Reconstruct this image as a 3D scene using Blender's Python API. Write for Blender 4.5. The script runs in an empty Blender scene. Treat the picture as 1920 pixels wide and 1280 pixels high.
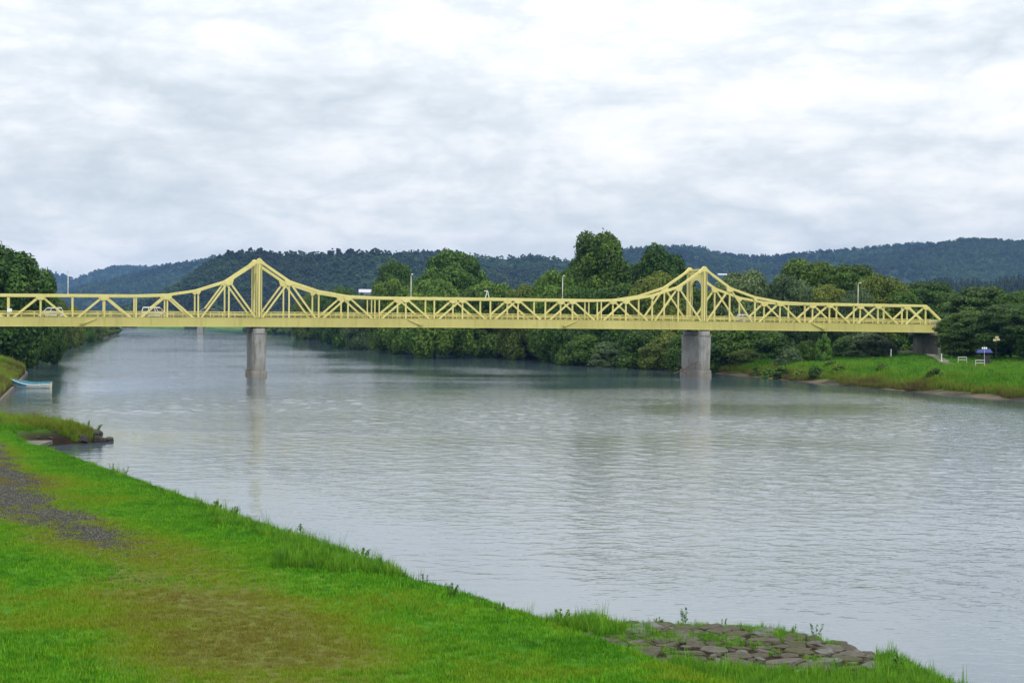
import bpy, math, random
import numpy as np
from mathutils import Matrix, Vector

# ------------------------------------------------------------------ camera, sky, sun, exposure
S = bpy.context.scene
C = S.collection
CAM_Z = 10.7
cam_d = bpy.data.cameras.new('camera'); cam = bpy.data.objects.new('camera', cam_d); C.objects.link(cam)
cam_d.sensor_width = 36.0; cam_d.lens = 56.25; cam_d.clip_start = 0.5; cam_d.clip_end = 40000
cam.matrix_world = Matrix.Translation((0, 0, CAM_Z)) @ Matrix.Rotation(math.radians(90 - 0.69), 4, 'X') @ Matrix.Rotation(math.radians(0.45), 4, 'Z')
S.camera = cam

SUN_EL, SUN_AZ = 52.0, 140.0          # azimuth clockwise from +Y: high, behind the viewer's right shoulder
W = bpy.data.worlds.new('World'); S.world = W; W.use_nodes = True
wn, wl = W.node_tree.nodes, W.node_tree.links
wn.clear()
def wnode(t, **k):
    n = wn.new(t)
    for a, v in k.items(): setattr(n, a, v)
    return n
def build_world():
    out = wnode('ShaderNodeOutputWorld'); bg = wnode('ShaderNodeBackground'); wl.new(bg.outputs[0], out.inputs[0])
    bg.inputs['Strength'].default_value = 1.0
    sky = wnode('ShaderNodeTexSky', sky_type='NISHITA'); sky.sun_disc = False
    sky.sun_elevation = math.radians(SUN_EL); sky.sun_rotation = math.radians(SUN_AZ)
    tc = wnode('ShaderNodeTexCoord')
    def noise(scale3, loc, scale, detail, rough, dist):
        mp = wnode('ShaderNodeMapping'); mp.inputs['Scale'].default_value = scale3; mp.inputs['Location'].default_value = loc
        wl.new(tc.outputs['Generated'], mp.inputs[0])
        n = wnode('ShaderNodeTexNoise'); n.inputs['Scale'].default_value = scale; n.inputs['Detail'].default_value = detail
        n.inputs['Roughness'].default_value = rough; n.inputs['Distortion'].default_value = dist
        wl.new(mp.outputs[0], n.inputs['Vector']); return n.outputs['Fac']
    def math_(op, a, b, c=None, clamp=False):
        m = wnode('ShaderNodeMath', operation=op); m.use_clamp = clamp
        for i, v in enumerate((a, b, c)):
            if v is None: continue
            if isinstance(v, (int, float)): m.inputs[i].default_value = v
            else: wl.new(v, m.inputs[i])
        return m.outputs[0]
    A = noise((1, 1, 3.6), (3.1, 0.4, 1.7), 3.0, 3, .5, .15)      # broad banks of cloud
    B = noise((1, 1, 4.4), (7.3, 2.9, 5.2), 7.5, 10, .58, .25)     # layered streaks
    D = noise((1, 1, 2.3), (1.2, 6.1, 0.6), 10.0, 10, .57, .15)     # billows
    sep = wnode('ShaderNodeSeparateXYZ'); wl.new(tc.outputs['Generated'], sep.inputs[0])
    v = math_('ADD', math_('MULTIPLY', A, .60), math_('ADD', math_('MULTIPLY', B, .50), math_('MULTIPLY', math_('ABSOLUTE', math_('SUBTRACT', math_('MULTIPLY', D, 2.0), 1.0), 0.0), .55)))
    z = math_('MAXIMUM', sep.outputs['Z'], 0.0)
    v = math_('ADD', v, math_('MULTIPLY', z, .30))
    rp = wnode('ShaderNodeValToRGB'); cr = rp.color_ramp
    stops = [(.43, (.59, .655, .70)), (.55, (.72, .775, .81)), (.635, (.82, .862, .89)), (.71, (.93, .95, .955)), (.84, (1.08, 1.07, 1.04))]
    cr.elements[0].position, cr.elements[0].color = stops[0][0], (*stops[0][1], 1)
    cr.elements[1].position, cr.elements[1].color = stops[-1][0], (*stops[-1][1], 1)
    for p, c in stops[1:-1]:
        e = cr.elements.new(p); e.color = (*c, 1)
    wl.new(v, rp.inputs[0])
    # an overcast dome is brighter towards the zenith
    gain = math_('ADD', math_('MULTIPLY', z, 1.25), .90)
    cl = wnode('ShaderNodeVectorMath', operation='SCALE'); wl.new(rp.outputs[0], cl.inputs[0]); wl.new(gain, cl.inputs['Scale'])
    ns = wnode('ShaderNodeVectorMath', operation='SCALE'); wl.new(sky.outputs[0], ns.inputs[0]); ns.inputs['Scale'].default_value = .10
    mix = wnode('ShaderNodeMix', data_type='RGBA'); mix.inputs['Factor'].default_value = .93
    wl.new(ns.outputs[0], mix.inputs['A']); wl.new(cl.outputs[0], mix.inputs['B'])
    wl.new(mix.outputs['Result'], bg.inputs['Color'])
build_world()
sun_d = bpy.data.lights.new('sun', 'SUN'); sun_d.energy = 1.5; sun_d.angle = math.radians(16); sun_d.color = (1, .96, .9)
sun = bpy.data.objects.new('sun', sun_d); C.objects.link(sun)
_sd = Vector((math.sin(math.radians(SUN_AZ)) * math.cos(math.radians(SUN_EL)), math.cos(math.radians(SUN_AZ)) * math.cos(math.radians(SUN_EL)), math.sin(math.radians(SUN_EL))))
sun.rotation_euler = _sd.to_track_quat('Z', 'Y').to_euler()
S.view_settings.view_transform = 'Standard'; S.view_settings.look = 'None'; S.view_settings.exposure = 0.08; S.view_settings.gamma = 1.0
S.render.engine = 'CYCLES'
S.cycles.use_denoising = True
S.cycles.max_bounces = 6; S.cycles.diffuse_bounces = 2; S.cycles.glossy_bounces = 3; S.cycles.transmission_bounces = 2; S.cycles.volume_bounces = 0
S.cycles.transparent_max_bounces = 4

# ------------------------------------------------------------------ helpers
rng = np.random.default_rng(7)
random.seed(7)

def tag(o, label=None, cat=None, group=None, kind=None):
    if label: o['label'] = label
    if cat: o['category'] = cat
    if group: o['group'] = group
    if kind: o['kind'] = kind
    return o
def link(name, data, parent=None):
    o = bpy.data.objects.new(name, data); C.objects.link(o)
    if parent is not None: o.parent = parent
    return o
def empty(name, loc=(0, 0, 0), rz=0.0, parent=None):
    o = link(name, None, parent); o.location = loc; o.rotation_euler = (0, 0, rz); o.empty_display_size = .5
    return o
def mesh_np(name, V, F, mat, smooth=False, attrs=None):
    """V (n,3), F (m,k) numpy arrays, all faces of k corners."""
    me = bpy.data.meshes.new(name)
    V = np.ascontiguousarray(V, np.float32); F = np.ascontiguousarray(F, np.int32)
    n, (m, k) = len(V), F.shape
    me.vertices.add(n); me.vertices.foreach_set('co', V.ravel())
    me.loops.add(m * k); me.loops.foreach_set('vertex_index', F.ravel())
    me.polygons.add(m); me.polygons.foreach_set('loop_start', np.arange(0, m * k, k, dtype=np.int32))
    if smooth: me.polygons.foreach_set('use_smooth', np.ones(m, bool))
    for nm, (dom, arr) in (attrs or {}).items():
        a = me.attributes.new(nm, 'FLOAT', dom); a.data.foreach_set('value', np.ascontiguousarray(arr, np.float32))
    if mat: me.materials.append(mat)
    me.update(calc_edges=True); me.validate()
    return me

class MB:
    """collects shapes into one mesh"""
    def __init__(s): s.v = []; s.f = []; s.mi = []
    def add(s, vs, fs, mi=0):
        b = len(s.v); s.v += [tuple(p) for p in vs]
        for f in fs: s.f.append(tuple(i + b for i in f)); s.mi.append(mi)
        return s
    def box(s, lo, hi, mi=0):
        (a, b, c), (d, e, f) = lo, hi
        return s.add([(a, b, c), (d, b, c), (d, e, c), (a, e, c), (a, b, f), (d, b, f), (d, e, f), (a, e, f)],
                     [(0, 3, 2, 1), (4, 5, 6, 7), (0, 1, 5, 4), (1, 2, 6, 5), (2, 3, 7, 6), (3, 0, 4, 7)], mi)
    def beam(s, p0, p1, w, h, up=(0, 0, 1), mi=0):
        """box bar; h is measured along 'up' (made square to the bar), w across it"""
        p0, p1, up = Vector(p0), Vector(p1), Vector(up)
        d = (p1 - p0).normalized(); x = d.cross(up).normalized(); u = x.cross(d).normalized()
        vs = [p + x * (sx * w / 2) + u * (sz * h / 2) for p in (p0, p1) for sx, sz in ((-1, -1), (1, -1), (1, 1), (-1, 1))]
        return s.add(vs, [(0, 1, 2, 3), (7, 6, 5, 4), (0, 4, 5, 1), (1, 5, 6, 2), (2, 6, 7, 3), (3, 7, 4, 0)], mi)
    def tube(s, pts, radii, n=8, cap=True, mi=0):
        pts = [Vector(p) for p in pts]; vs = []; fs = []
        ref = Vector((0, 0, 1)) if abs((pts[-1] - pts[0]).normalized().z) < .9 else Vector((1, 0, 0))
        for i, p in enumerate(pts):
            d = (pts[min(i + 1, len(pts) - 1)] - pts[max(i - 1, 0)]).normalized()
            x = d.cross(ref).normalized(); y = x.cross(d).normalized()
            r = radii[i] if hasattr(radii, '__len__') else radii
            for k in range(n):
                a = 2 * math.pi * k / n; vs.append(p + x * (r * math.cos(a)) + y * (r * math.sin(a)))
        for i in range(len(pts) - 1):
            for k in range(n):
                a, b = i * n + k, i * n + (k + 1) % n; fs.append((a, b, b + n, a + n))
        if cap: fs += [tuple(range(n))[::-1], tuple(range((len(pts) - 1) * n, len(pts) * n))]
        return s.add(vs, fs, mi)
    def prism(s, poly, z0, z1, top=None, mi=0):
        """vertical prism over an xy polygon; 'top' may be a second polygon of the same length"""
        n = len(poly); top = top or poly
        vs = [(x, y, z0) for x, y in poly] + [(x, y, z1) for x, y in top]
        fs = [tuple(range(n))[::-1], tuple(range(n, 2 * n))] + [(i, (i + 1) % n, (i + 1) % n + n, i + n) for i in range(n)]
        return s.add(vs, fs, mi)
    def loft(s, rings, close=True, cap=True, mi=0):
        n = len(rings[0]); vs = [p for r in rings for p in r]; fs = []
        for i in range(len(rings) - 1):
            for k in range(n if close else n - 1):
                a, b = i * n + k, i * n + (k + 1) % n; fs.append((a, b, b + n, a + n))
        if cap: fs += [tuple(range(n))[::-1], tuple(range((len(rings) - 1) * n, len(rings) * n))]
        return s.add(vs, fs, mi)
    def mesh(s, name, mats, smooth=False):
        me = bpy.data.meshes.new(name); me.from_pydata(s.v, [], s.f)
        for m in (mats if isinstance(mats, (list, tuple)) else [mats]): me.materials.append(m)
        if any(s.mi): me.polygons.foreach_set('material_index', s.mi)
        if smooth: me.polygons.foreach_set('use_smooth', [True] * len(s.f))
        me.update(); return me
    def build(s, name, mats, parent=None, smooth=False, bevel=0):
        o = link(name, s.mesh(name, mats, smooth), parent)
        if bevel:
            m = o.modifiers.new('bevel', 'BEVEL'); m.width = bevel; m.segments = 2; m.limit_method = 'ANGLE'
        return o

# ------------------------------------------------------------------ materials
def mat(name, col, rough=.7, metallic=0.0, noise=None, bump=None, spec=.5, coat=0):
    """noise: (scale, amount, detail) brightness mottling; bump: (scale, distance)"""
    m = bpy.data.materials.new(name); m.use_nodes = True
    nt = m.node_tree; b = nt.nodes['Principled BSDF']; L = nt.links
    b.inputs['Base Color'].default_value = (*col, 1); b.inputs['Roughness'].default_value = rough
    b.inputs['Metallic'].default_value = metallic; b.inputs['Specular IOR Level'].default_value = spec
    if coat: b.inputs['Coat Weight'].default_value = coat
    if noise or bump: tc = nt.nodes.new('ShaderNodeTexCoord')
    if noise:
        n = nt.nodes.new('ShaderNodeTexNoise'); n.inputs['Scale'].default_value = noise[0]; n.inputs['Detail'].default_value = noise[2] if len(noise) > 2 else 6
        L.new(tc.outputs['Object'], n.inputs['Vector'])
        mr = nt.nodes.new('ShaderNodeMapRange'); mr.inputs['From Min'].default_value = .3; mr.inputs['From Max'].default_value = .7
        mr.inputs['To Min'].default_value = 1 - noise[1]; mr.inputs['To Max'].default_value = 1 + noise[1]
        L.new(n.outputs['Fac'], mr.inputs['Value'])
        sc = nt.nodes.new('ShaderNodeVectorMath'); sc.operation = 'SCALE'; sc.inputs[0].default_value = col
        L.new(mr.outputs[0], sc.inputs['Scale']); L.new(sc.outputs[0], b.inputs['Base Color'])
    if bump:
        n2 = nt.nodes.new('ShaderNodeTexNoise'); n2.inputs['Scale'].default_value = bump[0]; n2.inputs['Detail'].default_value = 5
        L.new(tc.outputs['Object'], n2.inputs['Vector'])
        bp = nt.nodes.new('ShaderNodeBump'); bp.inputs['Distance'].default_value = bump[1]; L.new(n2.outputs['Fac'], bp.inputs['Height']); L.new(bp.outputs[0], b.inputs['Normal'])
    return m

def ramp(nt, fac, stops):
    r = nt.nodes.new('ShaderNodeValToRGB'); cr = r.color_ramp
    cr.elements[0].position, cr.elements[0].color = stops[0][0], (*stops[0][1], 1)
    cr.elements[1].position, cr.elements[1].color = stops[-1][0], (*stops[-1][1], 1)
    for p, c in stops[1:-1]: cr.elements.new(p).color = (*c, 1)
    nt.links.new(fac, r.inputs[0]); return r.outputs[0]
def mixc(nt, fac, a, b):
    m = nt.nodes.new('ShaderNodeMix'); m.data_type = 'RGBA'
    for sock, v in (('Factor', fac), ('A', a), ('B', b)):
        if isinstance(v, (int, float)): m.inputs[sock].default_value = v
        elif isinstance(v, tuple): m.inputs[sock].default_value = (*v, 1)
        else: nt.links.new(v, m.inputs[sock])
    return m.outputs['Result']
def mth(nt, op, a, b, clamp=False):
    m = nt.nodes.new('ShaderNodeMath'); m.operation = op; m.use_clamp = clamp
    for i, v in enumerate((a, b)):
        if isinstance(v, (int, float)): m.inputs[i].default_value = v
        else: nt.links.new(v, m.inputs[i])
    return m.outputs[0]
def tex(nt, scale, detail=5, rough=.5, vec=None, scale3=None, dist=0):
    tc = nt.nodes.new('ShaderNodeTexCoord'); v = tc.outputs['Object']
    if scale3:
        mp = nt.nodes.new('ShaderNodeMapping'); mp.inputs['Scale'].default_value = scale3; nt.links.new(v, mp.inputs[0]); v = mp.outputs[0]
    n = nt.nodes.new('ShaderNodeTexNoise'); n.inputs['Scale'].default_value = scale; n.inputs['Detail'].default_value = detail
    n.inputs['Roughness'].default_value = rough; n.inputs['Distortion'].default_value = dist
    nt.links.new(v, n.inputs['Vector']); return n.outputs['Fac']
def attr(nt, name, inst=False):
    a = nt.nodes.new('ShaderNodeAttribute'); a.attribute_name = name
    if inst: a.attribute_type = 'INSTANCER'
    return a.outputs['Fac']

def foliage(name, dark, mid, light, objvar=.25, transl=.25, toned=False):
    """leaf material: each leaf and each tree has its own shade of green"""
    m = bpy.data.materials.new(name); m.use_nodes = True; nt = m.node_tree; b = nt.nodes['Principled BSDF']
    c = ramp(nt, attr(nt, 'tint'), [(0, dark), (.55, mid), (1, light)])
    oi = nt.nodes.new('ShaderNodeObjectInfo')
    hs = nt.nodes.new('ShaderNodeHueSaturation'); nt.links.new(c, hs.inputs['Color'])
    nt.links.new(mth(nt, 'ADD', mth(nt, 'MULTIPLY', oi.outputs['Random'], 2 * objvar), 1 - objvar), hs.inputs['Value'])
    nt.links.new(mth(nt, 'ADD', mth(nt, 'MULTIPLY', oi.outputs['Random'], -.03), .500), hs.inputs['Hue'])
    if toned:
        m2 = nt.nodes.new('ShaderNodeVectorMath'); m2.operation = 'SCALE'; nt.links.new(hs.outputs[0], m2.inputs[0]); nt.links.new(mth(nt, 'ADD', mth(nt, 'MULTIPLY', attr(nt, 'tone', True), 1.5), .35), m2.inputs['Scale']); hs = m2
    nt.links.new(hs.outputs[0], b.inputs['Base Color']); b.inputs['Roughness'].default_value = .65; b.inputs['Specular IOR Level'].default_value = .25
    if transl:
        tr = nt.nodes.new('ShaderNodeBsdfTranslucent'); nt.links.new(hs.outputs[0], tr.inputs['Color'])
        mx = nt.nodes.new('ShaderNodeMixShader'); mx.inputs[0].default_value = transl
        nt.links.new(b.outputs[0], mx.inputs[1]); nt.links.new(tr.outputs[0], mx.inputs[2])
        nt.links.new(mx.outputs[0], nt.nodes['Material Output'].inputs['Surface'])
    return m

def weathered_yellow(name, ca, cb, rust, dirt):
    m = bpy.data.materials.new(name); m.use_nodes = True; nt = m.node_tree; b = nt.nodes['Principled BSDF']
    big = tex(nt, .12, 5); streak = tex(nt, 1.6, 7, .65, scale3=(1, 1, .08))
    c = ramp(nt, big, [(.3, ca), (.7, cb)])
    dm = ramp(nt, streak, [(.52, (0, 0, 0)), (.74, (1, 1, 1))])
    c = mixc(nt, mth(nt, 'MULTIPLY', dm, dirt), c, (.24, .19, .06))
    rs = ramp(nt, tex(nt, .55, 8, .68), [(.60, (0, 0, 0)), (.70, (1, 1, 1))])
    c = mixc(nt, mth(nt, 'MULTIPLY', rs, rust), c, (.27, .13, .035))
    nt.links.new(c, b.inputs['Base Color']); b.inputs['Roughness'].default_value = .55; b.inputs['Specular IOR Level'].default_value = .3
    return m
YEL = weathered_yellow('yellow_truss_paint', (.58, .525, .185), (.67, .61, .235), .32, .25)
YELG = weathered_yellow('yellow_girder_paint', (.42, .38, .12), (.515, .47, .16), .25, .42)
def concrete(name, base, stain, sc=1.0):
    m = bpy.data.materials.new(name); m.use_nodes = True; nt = m.node_tree; b = nt.nodes['Principled BSDF']
    n1 = tex(nt, .8 * sc, 8, .6); n2 = tex(nt, 1.6 * sc, 6, .6, scale3=(1, 1, .16)); n3 = tex(nt, .35 * sc, 5, .55)
    c = ramp(nt, n1, [(.3, tuple(x * .72 for x in base)), (.7, base)])
    c = mixc(nt, mth(nt, 'MULTIPLY', ramp(nt, n2, [(.48, (0, 0, 0)), (.72, (1, 1, 1))]), .75), c, stain)
    c = mixc(nt, mth(nt, 'MULTIPLY', ramp(nt, n3, [(.5, (0, 0, 0)), (.68, (1, 1, 1))]), .35), c, tuple(x * .6 for x in stain))
    # tide mark: silt-stained concrete up to the flood line
    g = nt.nodes.new('ShaderNodeNewGeometry'); sp = nt.nodes.new('ShaderNodeSeparateXYZ'); nt.links.new(g.outputs['Position'], sp.inputs[0])
    zz = mth(nt, 'ADD', sp.outputs['Z'], mth(nt, 'MULTIPLY', n1, 1.6))
    tide = nt.nodes.new('ShaderNodeMapRange'); nt.links.new(zz, tide.inputs['Value'])
    tide.inputs['From Min'].default_value = 1.2; tide.inputs['From Max'].default_value = 4.2; tide.inputs['To Min'].default_value = .5; tide.inputs['To Max'].default_value = 0
    c = mixc(nt, tide.outputs[0], c, (.15, .13, .095))
    nt.links.new(c, b.inputs['Base Color']); b.inputs['Roughness'].default_value = .9
    bp = nt.nodes.new('ShaderNodeBump'); bp.inputs['Distance'].default_value = .03; nt.links.new(n1, bp.inputs['Height']); nt.links.new(bp.outputs[0], b.inputs['Normal'])
    return m
CONC = concrete('pier_concrete', (.33, .33, .315), (.10, .09, .07))
CONC2 = mat('plain_concrete', (.22, .22, .20), .9, noise=(1.2, .25, 8), bump=(6, .02))
SLAB = mat('slab_concrete', (.085, .08, .066), .9, noise=(2.5, .3, 8), bump=(20, .01))
ASPH = mat('deck_asphalt', (.05, .05, .052), .9, noise=(2, .2))
WHITE = mat('white_paint', (.78, .78, .76), .45, noise=(3, .06))
LAMPW = mat('lamp_grey_white', (.70, .72, .70), .4)
PIPE = mat('pipe_white', (.50, .50, .48), .5, noise=(3, .1))
GALV = mat('galvanised_steel', (.45, .46, .46), .5, metallic=.4)
DARK = mat('dark_rubber', (.02, .02, .02), .85)
GLASS = mat('dark_window_glass', (.03, .045, .05), .08, spec=.6)
RIM = mat('wheel_rim', (.5, .5, .52), .35, metallic=.8)
CARW = mat('car_paint_white', (.76, .77, .78), .25, coat=.6)
CARD = mat('car_paint_black', (.02, .02, .024), .2, coat=.6)
CARS = mat('car_paint_silver', (.52, .54, .56), .28, metallic=.3, coat=.6)
LENS = mat('lamp_lens', (.65, .6, .5), .2)
REDL = mat('tail_lens', (.35, .02, .015), .2)
BARK = mat('bark', (.075, .058, .042), .95, noise=(3, .35, 6), bump=(8, .03))
DRIFT = mat('driftwood', (.12, .085, .06), .95, noise=(4, .35, 6))
ROCK = mat('dark_river_rock', (.024, .020, .016), .85, noise=(2.0, .45, 8), bump=(5, .05))
BLUE = mat('blue_tarpaulin', (.004, .020, .17), .6, noise=(1.5, .2))
BOATB = mat('boat_blue', (.05, .21, .30), .5, noise=(2.0, .2))
BOATW = mat('boat_white', (.62, .64, .60), .5, noise=(1.8, .18))
BOATY = mat('boat_cream', (.55, .47, .28), .6, noise=(2.5, .2))
STONES = [mat('apron_stone_brown', (.040, .034, .020), .9, noise=(3, .5, 8), bump=(8, .03)),
          mat('apron_stone_grey', (.055, .050, .036), .85, noise=(3, .5, 8), bump=(8, .03)),
          mat('apron_stone_slate', (.052, .055, .048), .6, noise=(3, .4, 8), bump=(8, .02)),
          mat('apron_stone_moss', (.036, .036, .012), .95, noise=(4, .4, 8), bump=(8, .03))]

L_DARK = foliage('leaves_dark', (.006, .023, .003), (.027, .080, .007), (.070, .170, .014))
L_MID = foliage('leaves_mid', (.010, .036, .003), (.044, .118, .008), (.11, .225, .018))
L_LIGHT = foliage('leaves_light', (.026, .072, .005), (.085, .185, .014), (.17, .29, .032))
L_OLIVE = foliage('leaves_olive', (.020, .044, .005), (.066, .118, .012), (.13, .19, .022))
L_GREY = foliage('leaves_willow', (.022, .050, .016), (.058, .112, .038), (.10, .17, .062))
L_BRIGHT = foliage('leaves_bright', (.045, .11, .012), (.095, .23, .022), (.15, .31, .04))
L_HILL = foliage('leaves_hill', (.009, .026, .009), (.024, .062, .018), (.052, .105, .030), objvar=.4, transl=0, toned=True)
L_CONI = foliage('needles_hill', (.006, .016, .008), (.013, .036, .015), (.026, .058, .022), objvar=.3, transl=0)

# ------------------------------------------------------------------ terrain
COAST_L = np.array([(30, -60), (21, 20), (14.6, 40), (12.8, 45), (12.0, 49), (11.0, 51), (9.6, 53), (8.3, 53.9), (6.5, 54.3), (1.4, 54.5), (-1.2, 55.4), (-3.7, 60),
                    (-24.5, 100), (-36.5, 123), (-38.6, 129), (-38.9, 132.5), (-37.9, 136), (-36.1, 138.5), (-35.9, 140.5), (-37.4, 143), (-42, 145.5), (-48, 148), (-54, 153),
                    (-60, 175), (-64.8, 202), (-77.7, 250), (-94, 310), (-100.5, 330), (-118, 345), (-138, 400), (-134, 451), (-150, 520), (-184, 642), (-222, 858), (-270, 1100), (-296, 1190),
                    (-420, 1300), (-800, 1600), (-3200, 4000), (-4800, 9000)], float)
COAST_R = np.array([(140, -60), (106, 100), (73, 228), (60, 275), (52, 308), (46, 335), (43, 346), (30, 381), (17, 402), (6, 500), (-57, 664), (-122, 1016), (-160, 1180), (-237, 1450),
                    (-327, 2000), (-700, 2150), (-2400, 3200), (-2200, 9000)], float)
def dist_poly(X, Y, P):
    D = np.full(X.shape, 1e12)
    for (x0, y0), (x1, y1) in zip(P[:-1], P[1:]):
        dx, dy = x1 - x0, y1 - y0
        t = np.clip(((X - x0) * dx + (Y - y0) * dy) / (dx * dx + dy * dy), 0, 1)
        D = np.minimum(D, (X - x0 - t * dx) ** 2 + (Y - y0 - t * dy) ** 2)
    return np.sqrt(D)
def sstep(x, a, b):
    t = np.clip((x - a) / (b - a), 0, 1); return t * t * (3 - 2 * t)
def vnoise(X, Y, s, seed):
    """cheap smooth value noise"""
    X = np.asarray(X) / s; Y = np.asarray(Y) / s
    i, j = np.floor(X), np.floor(Y); fx, fy = X - i, Y - j
    fx, fy = fx * fx * (3 - 2 * fx), fy * fy * (3 - 2 * fy)
    def h(a, b):
        v = np.sin(a * 127.1 + b * 311.7 + seed * 74.7) * 43758.5453; return v - np.floor(v)
    return (h(i, j) * (1 - fx) + h(i + 1, j) * fx) * (1 - fy) + (h(i, j + 1) * (1 - fx) + h(i + 1, j + 1) * fx) * fy
def fbm(X, Y, s, seed, o=4):
    r = 0; a = .5
    for k in range(o): r = r + a * vnoise(X, Y, s / 2 ** k, seed + k); a *= .5
    return r / (1 - .5 ** o)
def left_z(X, Y):
    X = np.asarray(X, float); Y = np.asarray(Y, float)
    xc = np.interp(Y, COAST_L[:, 1], COAST_L[:, 0]); de = dist_poly(X, Y, COAST_L) * np.where(X < xc, 1, -1)
    near = np.interp(de, [-8, 0, .5, 1.5, 2.6, 4, 30, 120, 3000], [-1.6, -.08, .35, 1.2, 1.92, 2.08, 2.35, 3.2, 8])
    spit = np.interp(de, [-8, 0, .6, 2, 5, 9, 14, 30, 120, 3000], [-1.6, -.08, .55, 1.2, 1.6, 1.75, 1.95, 2.35, 3.2, 8])
    apron = np.interp(de, [-8, 0, .4, 2, 5, 8, 11.5, 30, 120, 3000], [-1.6, -.05, .45, .72, .92, 1.12, 1.75, 2.25, 3.2, 8])
    far = np.interp(de, [-8, 0, .3, 3, 8, 20, 400, 6000], [-1.6, -.05, .5, 1.8, 3.0, 4.0, 5, 10])
    ws = np.exp(-((Y - 139) / 6.5) ** 2); wa = sstep(X - (.3 - .52 * (Y - 46.5)), .1, 2.1) * sstep(Y, 33, 41) * (1 - sstep(Y, 55, 59)); wf = sstep(Y, 180, 205)
    z = near * (1 - ws) + spit * ws
    z = z * (1 - wa) + apron * wa
    z = z * (1 - wf) + far * wf
    z = z + 6.0 * sstep(-Y, -30, -4)
    return z + np.where(de > 0, (fbm(X, Y, 3.0, 3) - .5) * .14 * np.clip(de, 0, 1), 0), de
def right_z(X, Y):
    X = np.asarray(X, float); Y = np.asarray(Y, float)
    xc = np.interp(Y, COAST_R[:, 1], COAST_R[:, 0]); de = dist_poly(X, Y, COAST_R) * np.where(X > xc, 1, -1)
    z = np.interp(de, [-8, 0, 1.6, 2.6, 4.5, 10, 25, 42, 120, 6000], [-1.6, -.05, .22, .45, 1.2, 2.1, 3.3, 4.35, 4.8, 9])
    return z + np.where(de > 0, (fbm(X, Y, 7.0, 11) - .5) * .5 * np.clip(de / 4, 0, 1), 0), de
def track_mask(X, Y):
    xt = np.interp(Y, [30, 42, 50, 58, 70, 80, 95, 130, 200], [-3, -6.5, -9.6, -13.4, -20.6, -25.2, -31, -46, -75])
    hw = np.interp(Y, [30, 58, 75, 95, 130], [3.2, 3.0, 2.8, 2.3, 1.8])
    return np.exp(-(np.abs(X - xt + 2.4 * (fbm(X, Y, 5, 91) - .5)) / hw) ** 2.0) * (.82 + .18 * sstep(fbm(X, Y, 3.5, 92), .3, .55))
def land_mesh(name, rows, cols, coast, zf, side, mat_):
    Y = rows[:, None] + 0 * cols[None, :]
    X = np.interp(rows, coast[:, 1], coast[:, 0])[:, None] + side * cols[None, :]
    Z, de = zf(X, Y)
    n, m = X.shape; V = np.stack([X, Y, Z], -1).reshape(-1, 3)
    i = np.arange(n * m).reshape(n, m)
    F = np.stack([i[:-1, :-1], i[:-1, 1:], i[1:, 1:], i[1:, :-1]], -1).reshape(-1, 4)
    if side < 0: F = F[:, ::-1]
    tr = track_mask(X, Y) if side < 0 else np.zeros_like(X)
    grav = tr * sstep(Y + 22 * (fbm(X, Y, 4, 21) - .5), 51, 75) * (Y < 160)
    dry = np.clip(tr * 1.15, 0, 1) * (Y < 160)
    soil = np.zeros_like(X)
    if side < 0: soil = sstep(X - (.3 - .52 * (Y - 46.5)) - 1.2 * fbm(X, Y, 1.5, 8), .9, 1.8) * sstep(Y, 43.4, 44.6) * (1 - sstep(Y, 56, 58)) * (1 - sstep(X / Y, .226, .236))
    at = {'gravel': ('POINT', grav.ravel()), 'dry': ('POINT', dry.ravel()), 'shore': ('POINT', (1 - sstep(de, .8 if side < 0 else 2.2, 3.0 if side < 0 else 3.5)).ravel() if side > 0 else np.maximum(1 - sstep(de, .8, 3.0), soil).ravel()),
          'far': ('POINT', sstep(Y, 160, 210).ravel())}
    return tag(link(name, mesh_np(name, V, F, mat_, True, at)), kind='structure')
def ground_material(name, green, lush, shorec):
    m = bpy.data.materials.new(name); m.use_nodes = True; nt = m.node_tree; b = nt.nodes['Principled BSDF']
    n1 = tex(nt, .35, 6, .6); n2 = tex(nt, 3.0, 6, .65); n3 = tex(nt, 14, 4, .7)
    c = ramp(nt, mth(nt, 'ADD', mth(nt, 'MULTIPLY', n1, .6), mth(nt, 'MULTIPLY', n2, .4)), [(.35, tuple(x * .6 for x in lush)), (.5, lush), (.65, green)])
    dryc = ramp(nt, n2, [(.3, (.06, .062, .012)), (.55, (.10, .115, .016)), (.75, (.08, .15, .010))])
    grv = ramp(nt, n3, [(.35, (.024, .024, .018)), (.5, (.056, .057, .045)), (.68, (.115, .117, .098))])
    f1 = mth(nt, 'MULTIPLY', mth(nt, 'SUBTRACT', mth(nt, 'ADD', attr(nt, 'dry'), n2), .62), 2.2, True)
    f2 = mth(nt, 'MULTIPLY', mth(nt, 'SUBTRACT', mth(nt, 'ADD', attr(nt, 'gravel'), n2), .88), 3.2, True)
    c = mixc(nt, f1, c, dryc); c = mixc(nt, f2, c, grv)
    sh = ramp(nt, tex(nt, .09, 4, .6), [(.42, tuple(x * .28 for x in shorec)), (.6, shorec)])
    c = mixc(nt, attr(nt, 'shore'), c, sh)
    nt.links.new(c, b.inputs['Base Color']); b.inputs['Roughness'].default_value = .95; b.inputs['Specular IOR Level'].default_value = .15
    bp = nt.nodes.new('ShaderNodeBump'); bp.inputs['Distance'].default_value = .05; nt.links.new(n3, bp.inputs['Height']); nt.links.new(bp.outputs[0], b.inputs['Normal'])
    return m
GRL = ground_material('lawn_ground', (.075, .19, .007), (.045, .15, .005), (.045, .028, .015))
GRR = ground_material('meadow_ground', (.060, .19, .008), (.040, .14, .006), (.11, .088, .058))
geo = lambda a, b, n: np.geomspace(a, b, n)
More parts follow.
